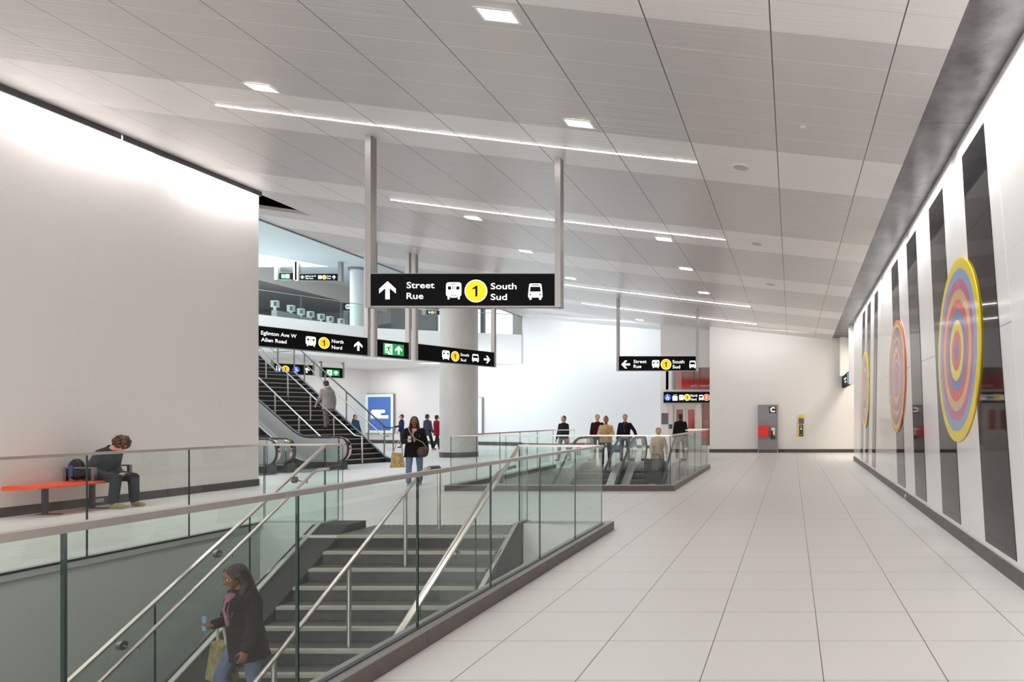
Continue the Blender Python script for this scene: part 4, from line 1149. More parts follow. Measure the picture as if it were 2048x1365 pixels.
# elevator
t = thing('elevator', 'elevator with pale steel door frame and red glass, recessed beside the end wall', 'elevator', (EX1, YE, 0))
ex = lambda px, Y=YE: at(px, 0, Y).x - EX1
ez = lambda py, Y=YE: at(0, py, Y).z
M_frame = mat('pale_steel_frame', (.62, .57, .52, 1), .35, .4)
M_redg = mat('red_tinted_glass', rgb(146, 56, 44), .12)
M_redg2 = mat('red_glass_deep', rgb(178, 46, 34), .12)
x0, x1 = ex(1337), ex(1401)
zt = ez(806)
m = MB(); m.box(x0, x0 + .22, -.02, .2, 0, zt); m.box(x1 - .22, x1, -.02, .2, 0, zt); m.box(x0 + .22, x1 - .22, -.02, .2, ez(811), zt); m.build('door_frame', M_frame, t)
for (a, b, g0, g1, mg) in ((1346.5, 1370, 1352.5, 1366, M_redg), (1370.3, 1392, 1375.5, 1389, M_redg2)):
    m = MB(); a_, b_, c_, d_ = ex(a), ex(b), ex(g0), ex(g1); y0, y1 = .05, .10
    m.box(a_, c_, y0, y1, 0, ez(811)); m.box(d_, b_, y0, y1, 0, ez(811)); m.box(c_, d_, y0, y1, ez(819.5), ez(811)); m.box(c_, d_, y0, y1, 0, ez(860))
    d = m.build('door', mat('beige_steel_door', (.58, .53, .48, 1), .35, .3), t)
    m = MB(); m.box(c_, d_, y0 + .015, y0 + .03, ez(860), ez(819.5)); m.build('door_glass', mg, d)
m = MB(); m.box(ex(1401), ex(1403.5), -.02, .2, 0, zt); m.box(ex(1403.5), 2.3, .0, .2, 0, .25); m.build('side_frame', M_white_met, t)
m = MB(); m.box(ex(1403.5), 2.3, .05, .08, .25, zt); m.build('side_glass', M_redg, t)
m = MB()
for i in range(6):
    for j in range(7):
        xx, zz = ex(1405) + i * .05, ez(859) + j * .06 + (i % 2) * .03
        m.box(xx, xx + .025, .046, .05, zz, zz + .025)
m.build('dotted_film', mat('pale_dots', (.6, .5, .48, 1), .5), t)
m = MB(); m.box(x0, 2.3, .0, .2, zt, ez(783)); m.build('transom', M_frame, t)
m = MB(); m.box(ex(1330), ex(1332), -.06, .1, ez(783), ez(733)); m.box(ex(1332), 2.3, -.06, .1, ez(735.5), ez(733)); m.box(ex(1332), 2.3, -.06, .1, ez(783), ez(780)); m.build('upper_frame', M_white_met, t)
for a, b, z0, z1, mm in ((1332, 1343, 780, 735, M_wall_cool), (1343, 1345.5, 780, 735, M_steel_d), (1345.5, 1353, 780, 735, M_grey),
                         (1353, 1363, 780, 735, mat('pinkish_glass', rgb(190, 120, 110), .15)), (1363, 1425, 760, 735, mat('brown_red_glass', rgb(140, 85, 76), .12)), (1363, 1425, 780, 760, M_redg2)):
    m = MB(); m.box(ex(a), ex(b), .0, .04, ez(z0), ez(z1)); m.build('upper_glass', mm, t)
for px in (1388, 1399):
    m = MB(); m.box(ex(px), ex(px + 1), -.02, 0, ez(780), ez(735)); m.build('mullion', M_dgrey, t)
ar = Art(t, .001, 0, -.02); tm = ar.text('Eglinton Line', ex(1382) * 1000, -ez(774) * 1000, 4.6 * YE / F * 1000, mat('pale_letters', (.75, .72, .72, 1), .5), 0, w=(1426 - 1382) * YE / F * 1000, mirror=True)
m = MB(); m.box(ex(1338), ex(1344.5), -.05, -.021, ez(858), ez(849)); m.build('call_plate', M_dgrey, t)
m = MB(); m.box(0, .32, 0, .02, 0, .53); tag(m.build('wall_notice', mat('grey_notice', (.12, .12, .125, 1), .4), loc=(at(1323, 0, YE).x, YE - .022, at(0, 849, YE).z)), 'small dark grey notice on the white wall left of the elevator', 'notice')
m = MB(); m.box(-.2, 2.3, .8, .9, 0, 4); m.build('shaft_back', MATS['red_glass_deep'], t)

# posters on the white back wall
def poster(px0, px1, pyt, pyb, label, kind):
    r0 = (px0 - VX) / F; t0 = (W0.x - r0 * W0.y) / (r0 * V.y - V.x)
    r1 = (px1 - VX) / F; t1 = (W0.x - r1 * W0.y) / (r1 * V.y - V.x)
    A = W0 + V * t0; L = t0 - t1
    zb_, zt_ = at(0, pyb, A.y - .1).z, at(0, pyt, A.y - .1).z
    nrm = Vector((-V.y, V.x, 0)) if V.x < 0 else Vector((V.y, -V.x, 0))
    nrm = Vector((V.y * -1, V.x, 0)).normalized()      # towards the hall
    loc = A + nrm * .12 + Vector((0, 0, zb_))
    t = thing('poster_case', label, 'poster', tuple(loc), math.atan2(-V.y, -V.x))
    H_ = zt_ - zb_
    m = MB(); m.box(0, L, 0, .11, 0, H_); m.build('case', M_steel_d, t)
    m = MB(); m.box(.02, L - .05, -.012, 0, .02, H_ - .02); m.build('pale_mount', mat('mint_white_mount', rgb(222, 240, 236), .3, emit=.15), t)
    a = Art(t, .001, H_, -.014); w, h = L * 1000, H_ * 1000
    a.begin()
    if kind == 'blue':
        a.rect(w * .08, h * .075, w * .90, h * .925, mat('poster_blue', rgb(72, 112, 188), .4, emit=.15), 0)
        a.rrect(w * .22, h * .40, w * .70, h * .48, h * .04, M_sw, 1); a.rect(w * .22, h * .48, w * .55, h * .545, M_sw, 1); a.rect(w * .22, h * .545, w * .82, h * .595, M_sw, 1)
        a.rect(w * .18, h * .44, w * .20, h * .62, M_sw, 1); a.rect(w * .18, h * .612, w * .82, h * .622, M_sw, 1)
    else:
        ma, mr, mw = mat('poster_magenta', rgb(205, 60, 130), .4, emit=.3), mat('poster_coral', rgb(240, 95, 95), .4, emit=.3), M_sw
        a.rect(w * .10, h * .09, w * .80, h * .93, mw, 0); a.rect(w * .10, h * .50, w * .80, h * .85, ma, 1); a.rect(w * .10, h * .30, w * .80, h * .43, mr, 1)
        a.poly([(w * .30, h * .64), (w * .70, h * .44), (w * .80, h * .46), (w * .40, h * .66)], mw, 2)
        a.poly([(w * .45, h * .70), (w * .74, h * .72), (w * .70, h * .76), (w * .50, h * .74)], mw, 2)
        a.rect(w * .10, h * .85, w * .80, h * .91, mat('poster_navy', rgb(60, 80, 120), .4), 1); a.rect(w * .14, h * .865, w * .76, h * .895, mw, 2)
        for i in range(5): a.circ(w * (.25 + .11 * i), h * (.14 + .05 * (i % 3)), w * .05, mat('poster_lilac', rgb(150, 150, 205), .4), 1, 14)
    a.end('artwork')
poster(735.5, 791, 789, 867, 'blue poster in a pale case on the white back wall, right of the rising stair', 'blue')
poster(915, 968, 796, 867, 'pink and white poster in a pale case half hidden behind the round column', 'pink')

# ================================================================ COLUMNS AND MEZZANINE THINGS
cx, cy = -13.48, 28.6
t = thing('round_column', 'thick round pale concrete column beyond the escalator well', 'column', (cx, cy, 0))
m = MB(); m.tube([(0, 0, 0), (0, 0, zc(cx) + .05)], .71, 48); m.build('shaft', M_column, t, smooth=True)
m = MB(); m.tube([(0, 0, 0), (0, 0, .20)], .725, 48); m.build('base_band', M_base, t, smooth=True)
p = at(717.5, 600, 46)
t = thing('round_column', 'blue-lit round column standing on the mezzanine', 'column', (p.x, 46, ZM))
m = MB(); m.tube([(0, 0, 0), (0, 0, 11.32 - ZM)], .50, 32); m.build('shaft', mat('pale_column_paint', (.78, .80, .80, 1), .45), t, smooth=True)
m = MB(); m.tube([(0, 0, 11.30 - ZM - .14), (0, 0, 11.30 - ZM - .01)], .62, 32); m.build('capital_ring', M_grey, t, smooth=True)
p = at(1034, 660, 40.4)
t = thing('round_column', 'short visible length of grey column on the mezzanine beside the white back wall', 'column', (p.x - .05, 40.6, ZM))
m = MB(); m.tube([(0, 0, 0), (0, 0, 1.6)], .26, 24); m.build('shaft', M_column, t, smooth=True)
for i, (px, Y, lab) in enumerate(((551, 36.5, 'fare gate on the mezzanine with the tallest reader, nearest the white left wall'), (583, 38, 'second fare gate from the left on the mezzanine'),
                            (603, 39.2, 'third fare gate from the left on the mezzanine'), (622, 40.2, 'fourth fare gate from the left, in the middle of the mezzanine row'),
                            (643, 41.2, 'fifth fare gate from the left on the mezzanine'), (661, 42.2, 'sixth fare gate from the left on the mezzanine'), (683, 43.2, 'fare gate on the mezzanine farthest right, by the ring sign'))):
    p = at(px, 600, Y)
    t = thing('fare_gate', lab, 'fare gate', (p.x, Y, ZM), group='fare gates on the mezzanine')
    m = MB(); m.box(-.14, .14, -.1, 1.3, 0, .95); m.build('cabinet', mat('gate_grey', (.42, .44, .45, 1), .35, .3), t)
    m = MB(); m.box(-.06, .06, -.08, .0, .95, 1.12); m.build('reader_post', M_white_met, t)
    m = MB(); m.box(-.17, .17, -.12, .05, 1.10, 1.45); rd = m.build('reader', mat('pale_reader', (.7, .75, .75, 1), .4), t)
    m = MB(); m.box(.0, .15, -.128, -.121, 1.16, 1.38); m.build('reader_screen', mat('dark_green_screen', rgb(20, 90, 70), .3, emit=.3), rd)
    if i: 
        m = MB(); m.box(.15, .36, .3, .34, .25, .78); m.build('gate_flap', mat('brown_flap', (.16, .13, .12, 1), .5), t)
m = MB(); a = at(540, 584, 57); b = at(605, 584, 57); m.box(0, b.x - a.x, 0, .12, 0, .08)
tag(m.build('strip_light', mat('warm_led', (1, .96, .9, 1), .5, emit=3), loc=(a.x, 57, a.z)), 'short distant strip light under the taupe ceiling behind the fare gates', 'ceiling light')

# ================================================================ BENCHES
def bench(loc, rz, label, length=2.2, arms=(.0, .63), first=None):
    t = thing('bench', label, 'bench', loc, rz, 'orange wall benches')
    # local x runs along the wall, y towards the hall
    m = MB(); 
    pr = [(-.60, .445), (-.57, .505), (-.02, .505), (0, .48), (-.02, .455), (-.55, .43)]
    m.prism([(0, y + .60, z) for y, z in pr], (length, 0, 0)); m.build('seat', M_orange, t, smooth=False)
    for x in arms:
        m = MB(); m.box(x, x + .05, .04, .09, .505, .745); m.box(x, x + .05, .09, .52, .72, .745); m.box(x, x + .05, .52, .57, .505, .745); m.build('armrest', M_steel_d, t)
    for x in (.45, length - .45):
        m = MB(); m.box(x - .03, x + .03, .20, .26, 0, .445); m.box(x - .03, x + .03, .10, .50, 0, .012); m.build('leg', M_dgrey, t)
    return t
# along the left wall: local x -> +Y, local y -> +X  (built mirrored by turning -90 deg and starting at the far end)
bench((lwx(12) + .06, 12.82, 0), -PI / 2, 'orange bench with steel armrests along the white left wall, a person seated on it', 1.68, (.06, .71))
bench((-8.6, 30.4, 0), PI, 'distant bench with dark armrests behind the left corner of the escalator well', 1.0, (.0, .95))

# ================================================================ PEOPLE
def bake(o, vox, smooth_it=4, decim=None):
    m = o.modifiers.new('r', 'REMESH'); m.mode = 'VOXEL'; m.voxel_size = vox; m.use_smooth_shade = True
    m = o.modifiers.new('s', 'SMOOTH'); m.factor = .5; m.iterations = smooth_it
    bpy.context.view_layer.update()
    me = bpy.data.meshes.new_from_object(o.evaluated_get(bpy.context.evaluated_depsgraph_get()))
    old = o.data; mats = list(old.materials)
    o.modifiers.clear(); o.data = me; bpy.data.meshes.remove(old)
    me.materials.clear()
    for q in mats: me.materials.append(q)
    me.polygons.foreach_set('use_smooth', [True] * len(me.polygons))
    return o

def cloth(name, c, rough=.85):
    return mat('cloth_' + name, c, rough, bump=.25, bscale=60, var=.12, vscale=14, spec=.2)
SKINS = {'light': mat('skin_light', rgb(214, 160, 132), .5), 'tan': mat('skin_tan', rgb(168, 112, 82), .5), 'brown': mat('skin_brown', rgb(128, 82, 58), .5)}
HAIRS = {'brown': mat('hair_brown', rgb(74, 44, 28), .5, bump=.9, bscale=45, var=.5, vscale=24), 'dbrown': mat('hair_dark_brown', rgb(38, 24, 18), .5, bump=.8, bscale=50, var=.4, vscale=20), 'black': mat('hair_black', rgb(30, 24, 23), .45, bump=.8, bscale=50, var=.4, vscale=20),
         'grey': mat('hair_grey', rgb(120, 110, 105), .6, bump=.6, bscale=40)}

def person(label, loc, rz, H=1.7, lean=0, bend=0, legs=((0, 0, 4), (0, 0, 4)), arms=((5, 10, 12, 0), (5, 10, 12, 0)), head=(0, 0),
           skin='light', hair='black', hstyle='short', top=None, bottom=None, shoe=None, hem=-.10, bulk=1.0, legw=1.0, vox=.012, root=None,
           fingers=18, scarf=None, hood=False, face=True, group=None, shirt=None, neck_open=False):
    t = thing('person', label, 'person', loc, rz, group)
    k = H / 1.72
    T = Matrix.Rotation(R(lean), 3, 'X'); T2 = Matrix.Rotation(R(lean + bend), 3, 'X')
    # legs first so that the feet reach the floor
    def leg(side, th, kn, ab):
        hip = Vector((side * .095, 0, 0)); a = R(th)
        d1 = Vector((side * math.sin(R(ab)), -math.sin(a) * math.cos(R(ab)), -math.cos(a) * math.cos(R(ab)))).normalized()
        knee = hip + d1 * .44; a2 = R(th - kn)
        d2 = Vector((side * math.sin(R(ab)) * .3, -math.sin(a2), -math.cos(a2))).normalized()
        ank = knee + d2 * .42
        return hip, knee, ank
    Lg = [leg(-1, *legs[0]), leg(1, *legs[1])]
    z0 = -min(l[2].z for l in Lg) + .085 if root is None else root / k
    O = Vector((0, 0, z0))
    def S(p): return Vector(p) * k
    def W1(p): return S(O + T @ Vector(p))
    mid = Vector((0, 0, .22))
    def W2(p): return S(O + T @ mid + T2 @ (Vector(p) - mid))
    neck = Vector((0, 0, .50))
    Hm = T2 @ Matrix.Rotation(R(head[1]), 3, 'Z') @ Matrix.Rotation(R(head[0]), 3, 'X')
    def Wh(p): return S(O + T @ mid + T2 @ (Vector((0, -.005, .535)) - mid) + Hm @ Vector(p))
    def loft(m, secs, f, n=20):
        o = len(m.v)
        for (z, rx, ry, yo) in secs:
            for i in range(n):
                a = 2 * PI * i / n; m.v.append(tuple(f((rx * math.cos(a), ry * math.sin(a) + yo, z))))
        for i in range(len(secs) - 1):
            for j in range(n):
                a, b = o + i * n + j, o + i * n + (j + 1) % n
                m.f.append((a, b, b + n, a + n)); m.m.append(0)
        m.f.append(tuple(range(o + n - 1, o - 1, -1))); m.m.append(0)
        q = o + (len(secs) - 1) * n; m.f.append(tuple(range(q, q + n))); m.m.append(0)
    # arms
    def arm(side, p, ab, el, inw):
        sh = Vector((side * .166, .005, .432)); a = R(p)
        M = T2
        d1 = Vector((side * math.sin(R(ab)), -math.sin(a) * math.cos(R(ab)), -math.cos(a) * math.cos(R(ab))))
        a2 = R(p + el)
        d2 = Vector((side * math.sin(R(ab)) * .6, -math.sin(a2), -math.cos(a2)))
        d2 = Matrix.Rotation(-side * R(inw), 3, 'Z') @ d2
        s0 = mid + (sh - mid)
        e = s0 + d1.normalized() * .285; w = e + d2.normalized() * .25
        return s0, e, w, d2.normalized()
    Ar = [arm(-1, *arms[0]), arm(1, *arms[1])]
    # body
    m = MB()
    loft(m, [(-.12, .13, .10, 0), (0, .145, .105, 0), (.12, .13, .095, 0), (.32, .155, .105, 0), (.44, .13, .08, 0), (.49, .06, .06, 0)], lambda p: W1(p) if p[2] < .2 else W2(p))
    m.capsule(W2((0, .01, .44)), Wh((0, .012, .03)), .058 * k, .052 * k)
    hr = Matrix.Identity(3)
    C0 = (0, -.012, .135)
    hrot = Hm
    m.sphere(Wh(C0), .076 * k, .094 * k, .108 * k, 20, rot=hrot)
    m.sphere(Wh((0, -.045, .075)), .050 * k, .052 * k, .050 * k, 14, rot=hrot)
    m.sphere(Wh((0, -.068, .045)), .028 * k, .024 * k, .022 * k, 12, rot=hrot)
    m.capsule(Wh((0, -.100, .135)), Wh((0, -.118, .100)), .010 * k, .016 * k)
    for sx in (-1, 1):
        m.sphere(Wh((sx * .078, .005, .120)), .010 * k, .020 * k, .030 * k, 10, rot=hrot)
        m.sphere(Wh((sx * .045, -.070, .105)), .024 * k, .022 * k, .022 * k, 10, rot=hrot)
    for (h_, kn_, an_) in Lg:
        m.capsule(S(O + h_), S(O + kn_), .070 * k, .050 * k); m.capsule(S(O + kn_), S(O + an_), .050 * k, .034 * k)
        m.capsule(S(O + an_), S(O + an_ + Vector((0, -.10, -.055))), .032 * k, .025 * k)
    fr = max(.0085, vox * .62)
    for i, (s0, e, w, d2) in enumerate(Ar):
        side = -1 if i == 0 else 1
        m.capsule(W2(s0), W2(e), .046 * k, .036 * k); m.capsule(W2(e), W2(w), .038 * k, .026 * k)
        thumb = Vector((-side * .55, -.65, .35)); thumb = (thumb - d2 * thumb.dot(d2)).normalized()
        nrm = d2.cross(thumb).normalized() * side
        if arms[i][2] < 45: nrm = Vector((-side, 0, 0)); nrm = (nrm - d2 * nrm.dot(d2)).normalized(); thumb = Vector((0, -1, 0)); thumb = (thumb - d2 * thumb.dot(d2)).normalized()
        else: nrm = (Vector((0, 0, 1)) - d2 * d2.z); nrm = (nrm.normalized() * .8 + Vector((-side, 0, 0)) * .6); nrm = (nrm - d2 * nrm.dot(d2)).normalized(); thumb = nrm.cross(d2).normalized(); thumb = thumb if thumb.x * side < .2 or True else -thumb
        if arms[i][2] >= 45 and thumb.z < 0: thumb = -thumb
        pc = w + d2 * .055
        m.capsule(W2(w - d2 * .01), W2(w + d2 * .02), .026 * k, .027 * k)
        for q in (-.026, -.009, .009, .026): m.capsule(W2(w + d2 * .015 + thumb * q * .7), W2(w + d2 * .088 + thumb * q), .014 * k, .0125 * k)
        for q, L in ((-.031, .060), (-.011, .076), (.010, .080), (.031, .072)):
            b = w + d2 * .090 + thumb * q; dd = d2.copy()
            for seg in range(3):
                ax = dd.cross(nrm).normalized()
                dd = (Matrix.Rotation(R(fingers * (1 + .15 * seg)), 3, ax) @ dd).normalized()
                nb = b + dd * L * (.42, .32, .26)[seg]
                m.capsule(W2(b), W2(nb), (fr - .0006 * seg) * max(k, .9), (fr - .0006 * (seg + 1)) * max(k, .9), 8); b = nb
        b = w + d2 * .025 + thumb * .026
        dd = (d2 * .65 + thumb * .70 + nrm * .25).normalized(); nb = b + dd * .040
        m.capsule(W2(b), W2(nb), .013 * k, fr * 1.1 * k, 8); dd = (d2 * .85 + thumb * .25 + nrm * .35).normalized(); m.capsule(W2(nb), W2(nb + dd * .032), fr * 1.1 * k, fr * k, 8)
    o = m.build('body', SKINS[skin], t); bake(o, min(vox, .009), 2)
    # shirt / coat
    B_ = bulk
    m = MB()
    secs = []
    if hem < -.2: secs.append((hem, .205 * B_, .15 * B_, .0))
    secs += [(max(hem, -.2), .19 * B_, .140 * B_, .0), (-.02, .178 * B_, .132 * B_, 0), (.13, .162 * B_, .120 * B_, 0)]
    secs2 = [(.21, .170 * B_, .124 * B_, .0), (.33, .188 * B_, .132 * B_, .0), (.42, .176 * B_, .118 * B_, .005), (.465, .138 * B_, .096, .008), (.495, .092, .080, .010), (.515, .066, .066, .010)]
    loft(m, secs + secs2, lambda p: W1(p) if p[2] < .2 else W2(p))
    sl = [(w_[0], w_[1], w_[2]) for w_ in Ar]
    for s0, e, w in sl:
        m.capsule(W2(s0), W2(e), .062 * k * min(B_, 1.12), .054 * k * B_); m.capsule(W2(e), W2(w - (w - e).normalized() * .01), .055 * k * B_, .044 * k * B_)
        for q in (.35, .6, .8):        # creases
            c_ = s0.lerp(e, q); m.sphere(W2(c_ + Vector((0, .012, 0))), .060 * k * B_, .058 * k * B_, .022 * k, 12)
            c_ = e.lerp(w, q * .9); m.sphere(W2(c_), .052 * k * B_, .052 * k * B_, .020 * k, 12)
    if hood:
        m.sphere(W2((0, .085, .50)), .115 * k, .075 * k, .085 * k, 14)
    else:
        m.tube([W2((.072 * math.cos(a_), .010 + .070 * math.sin(a_), .512 + .012 * math.sin(a_))) for a_ in [2 * PI * j / 14 for j in range(15)]], .014 * k, 8)
    o = m.build('coat' if hem < -.2 else 'top', top, t); bake(o, vox, 3)
    if shirt is not None:
        m = MB(); f = lambda p: W2(p)
        m.add([tuple(W2((x_, -.137 * B_ + yo, z_))) for x_, yo, z_ in ((-.055, .052, .49), (.055, .052, .49), (.045, .0, .33), (.02, .002, .16), (-.02, .002, .16), (-.045, .0, .33))]
              + [tuple(W2((x_, -.105 * B_ + yo, z_))) for x_, yo, z_ in ((-.055, .052, .49), (.055, .052, .49), (.045, .0, .33), (.02, .002, .16), (-.02, .002, .16), (-.045, .0, .33))],
              [(0, 1, 2, 3, 4, 5), (11, 10, 9, 8, 7, 6)] + [(i, (i + 1) % 6, (i + 1) % 6 + 6, i + 6) for i in range(6)])
        m.build('shirt_front', shirt, t)
    # trousers
    m = MB()
    loft(m, [(-.13, .120, .10, .0), (-.05, .165, .128, 0), (.06, .165, .122, 0)], W1)
    for (h_, kn_, an_) in Lg:
        m.capsule(S(O + h_), S(O + kn_), .092 * k * legw, .068 * k * legw); m.capsule(S(O + kn_), S(O + an_ + Vector((0, 0, .03))), .066 * k * legw, .058 * k * legw)
        for q in (.3, .55, .75, .9):
            c_ = kn_.lerp(an_, q); m.sphere(S(O + c_), .062 * k * legw, .066 * k * legw, .020 * k, 12)
    o = m.build('trousers', bottom, t); bake(o, vox, 3)
    for i, (h_, kn_, an_) in enumerate(Lg):
        m = MB(); g = an_
        sw_ = (legs[i][0] - legs[i][1]); tilt = Matrix.Rotation(R(-min(0, sw_ + 8) * .9 if sw_ < -8 else 0), 3, 'X')
        q = lambda a, b, c: S(O + g + tilt @ Vector((a, b, c)))
        m.capsule(q(0, .02, -.035), q(0, -.05, -.045), .040 * k, .040 * k); m.capsule(q(0, -.05, -.050), q(0, -.165, -.058), .040 * k, .030 * k)
        m.capsule(q(0, .01, .0), q(0, .02, -.04), .040 * k, .038 * k)
        m.capsule(q(0, .03, -.070), q(0, -.18, -.070), .016 * k, .014 * k); m.capsule(q(.018, .02, -.070), q(.022, -.15, -.070), .016 * k, .014 * k); m.capsule(q(-.018, .02, -.070), q(-.022, -.15, -.070), .016 * k, .014 * k)
        o = m.build('shoe', shoe or M_black, t); bake(o, min(vox, .009), 2)
    # hair
    m = MB()
    if hstyle == 'cap':
        m.sphere(Wh((0, .004, .172)), .086 * k, .104 * k, .078 * k, 16, rot=hrot); m.capsule(Wh((-.03, -.10, .165)), Wh((.03, -.10, .165)), .03 * k, .03 * k)
        m.sphere(Wh((0, .03, .13)), .082 * k, .085 * k, .085 * k, 14, rot=hrot)
    else:
        m.sphere(Wh((0, .022, .158)), .087 * k, .100 * k, .100 * k, 18, rot=hrot)
        m.sphere(Wh((0, .045, .105)), .076 * k, .070 * k, .085 * k, 14, rot=hrot)
        if hstyle == 'curly':
            rnd = random.Random(5)
            for j in range(150):
                a_, b_ = rnd.uniform(0, 2 * PI), rnd.uniform(-.35, 1.5)
                p_ = Vector((.103 * math.cos(a_) * math.cos(b_), .024 + .117 * math.sin(a_) * math.cos(b_), .155 + .120 * math.sin(b_)))
                if p_.y < -.055 and p_.z < .175: continue
                m.sphere(Wh(p_), rnd.uniform(.015, .029) * k, None, None, 7)
        if hstyle == 'long':
            for sx in (-1, 1):
                m.capsule(Wh((sx * .070, .0, .15)), Wh((sx * .082, .015, .02)), .026 * k, .034 * k)
                m.capsule(Wh((sx * .082, .015, .02)), W2((sx * .100, -.055, .40)), .034 * k, .036 * k)
                m.capsule(W2((sx * .100, -.055, .40)), W2((sx * .105, -.125 * B_, .27)), .036 * k, .020 * k)
            m.capsule(Wh((0, .06, .10)), W2((0, .10, .36)), .075 * k, .065 * k)
            m.capsule(Wh((.03, -.055, .215)), Wh((.075, -.045, .13)), .022 * k, .020 * k); m.capsule(Wh((-.03, -.055, .215)), Wh((-.075, -.045, .13)), .022 * k, .020 * k)
        if hstyle == 'bun':
            m.sphere(Wh((0, .06, .235)), .045 * k, .045 * k, .042 * k, 12)
    o = m.build('hair' if hstyle != 'cap' else 'cap', HAIRS[hair], t); bake(o, min(vox, .008) if hstyle != 'curly' else .006, 1 if hstyle == 'curly' else 2)
    if face:
        for sx in (-1, 1):
            m = MB(); m.sphere(Wh((sx * .030, -.094, .135)), .013 * k, .008 * k, .007 * k, 10, rot=hrot)
            e_ = m.build('eye', mat('eye_white', (.7, .68, .66, 1), .3), t, smooth=True)
            m = MB(); m.sphere(Wh((sx * .030, -.100, .135)), .006 * k, .004 * k, .006 * k, 10, rot=hrot); m.build('iris', M_black, e_, smooth=True)
        m = MB()
        m.capsule(Wh((-.022, -.097, .073)), Wh((.022, -.097, .073)), .007 * k, .007 * k, 8)
        m.build('mouth', mat('lips', rgb(150, 80, 74), .4), t, smooth=True)
        for sx in (-1, 1):
            m = MB(); m.capsule(Wh((sx * .016, -.100, .154)), Wh((sx * .045, -.092, .157)), .0045 * k, .003 * k, 6); m.build('eyebrow', HAIRS[hair], t, smooth=True)
    t_info = dict(t=t, hands=[(W2(a[2]), W2(a[2] + a[3] * .11), (Matrix(T2) @ a[3])) for a in Ar], W1=W1, W2=W2, Wh=Wh, k=k, M=Matrix.Translation(Vector(loc)) @ Matrix.Rotation(rz, 4, 'Z'))
    return t_info

def inworld(info, p): return info['M'] @ Vector(p)
def held(name, label, cat, info, m, mm, smooth=True):
    """an object built in the person's own frame, but standing on its own at top level"""
    o = m.build(name, mm, smooth=smooth); o.location = info['t'].location; o.rotation_euler = info['t'].rotation_euler
    return tag(o, label, cat)

# the man on the bench: he faces the hall (+X) and looks at his phone
sit = person('person in dark sweater and grey trousers seated on the orange bench, looking down', (-12.20, 12.40, 0), PI / 2, 1.76, lean=22, bend=16,
             legs=((82, 88, 3), (80, 82, 16)), arms=((12, 12, 80, 34), (16, 12, 82, 36)), head=(26, 0), skin='light', hair='brown', hstyle='curly',
             top=cloth('charcoal_knit', rgb(56, 57, 64)), bottom=cloth('washed_black_denim', rgb(58, 58, 66)), shoe=mat('tan_striped_shoe', rgb(150, 135, 90), .6, var=.3, vscale=30),
             hem=-.10, bulk=1.08, legw=1.22, vox=.009, root=.60, fingers=30)
hp = (sit['hands'][0][1] + sit['hands'][1][1]) / 2
m = MB(); m.box(hp.x - .036, hp.x + .036, hp.y - .07, hp.y + .07, hp.z + .012, hp.z + .022)
held('phone', 'small dark phone held in both hands of the person on the bench', 'phone', sit, m, M_dgrey, False)
t = thing('backpack', 'dark backpack with a blue bottle on the orange bench behind the seated person', 'backpack', (-12.33, 12.17, .507))
m = MB(); m.sphere((0, 0, .19), .12, .11, .19, 14); m.sphere((.06, -.02, .13), .09, .09, .12, 12); o = m.build('bag', cloth('black_canvas', rgb(26, 26, 30)), t); bake(o, .012, 4)
m = MB(); m.tube([(.02, -.11, .08), (.02, -.11, .27)], .032, 12); m.build('bottle', mat('blue_plastic', rgb(35, 60, 140), .3), t, smooth=True)
m = MB(); m.tube([(.03, -.05, .36), (.10, -.06, .30), (.13, -.05, .18), (.08, -.04, .04)], .012, 8); m.build('strap', M_black, t, smooth=True)
m = MB(); m.box(-.0, .015, -.09, .09, -.03, .04); tag(m.build('wall_outlet', mat('pale_outlet', (.45, .44, .43, 1), .5), loc=(lwx(12.6) + .016, 12.75, .09)), 'pale electrical outlet in the dark baseboard behind the seated person\'s shins', 'outlet')

# the woman walking towards the camera
wom = person('person with long dark hair, black jacket and jeans walking past the column, holding a phone', (-8.82, 16.5, 0), R(28), 1.63, lean=2,
             legs=((14, 6, 3), (-10, 10, 3)), arms=((18, 14, 78, 30), (6, 14, 14, 0)), head=(-6, 0), skin='brown', hair='black', hstyle='long',
             top=cloth('black_wool', rgb(20, 18, 20)), bottom=cloth('blue_jeans', rgb(104, 122, 148)), shoe=mat('grey_shoe', rgb(150, 150, 155), .6), hem=-.22, bulk=1.2, legw=1.05, vox=.011,
             fingers=26, shirt=mat('pink_scarf_print', rgb(186, 130, 150), .8, var=.35, vscale=22))
h0 = wom['hands'][0][1]
m = MB(); m.box(h0.x - .034, h0.x + .034, h0.y - .014, h0.y - .004, h0.z - .03, h0.z + .11)
held('phone', 'pale phone in the raised hand of the long-haired person by the column', 'phone', wom, m, mat('pale_phone', (.55, .57, .60, 1), .3), False)
e0 = wom['W2']((-.30, -.02, .20)); t = thing('tote_bag', 'beige patterned tote bag hanging from the arm of the long-haired walking person', 'bag', tuple(wom['t'].location), R(28))
m = MB(); c_ = Vector((-.345, -.07, .64)); m.hexa([c_ + Vector(q) for q in ((-.15, -.08, -.20), (.16, -.08, -.20), (.15, .08, -.20), (-.15, .08, -.20), (-.11, -.04, .15), (.11, -.04, .13), (.11, .04, .13), (-.11, .04, .15))])
o = m.build('bag_body', mat('beige_pattern_cloth', rgb(176, 152, 105), .8, var=.45, vscale=16), t); bake(o, .011, 14)
m = MB(); m.tube([c_ + Vector((-.09, -.02, .10)), c_ + Vector((-.03, -.05, .32)), c_ + Vector((.05, -.05, .42)), c_ + Vector((.09, -.02, .30)), c_ + Vector((.10, 0, .10))], .013, 8); m.build('handle', mat('pale_strap', rgb(190, 180, 165), .7), t, smooth=True)
t = thing('shoulder_bag', 'dark brown cross-body bag at the hip of the long-haired walking person', 'bag', tuple(wom['t'].location), R(28))
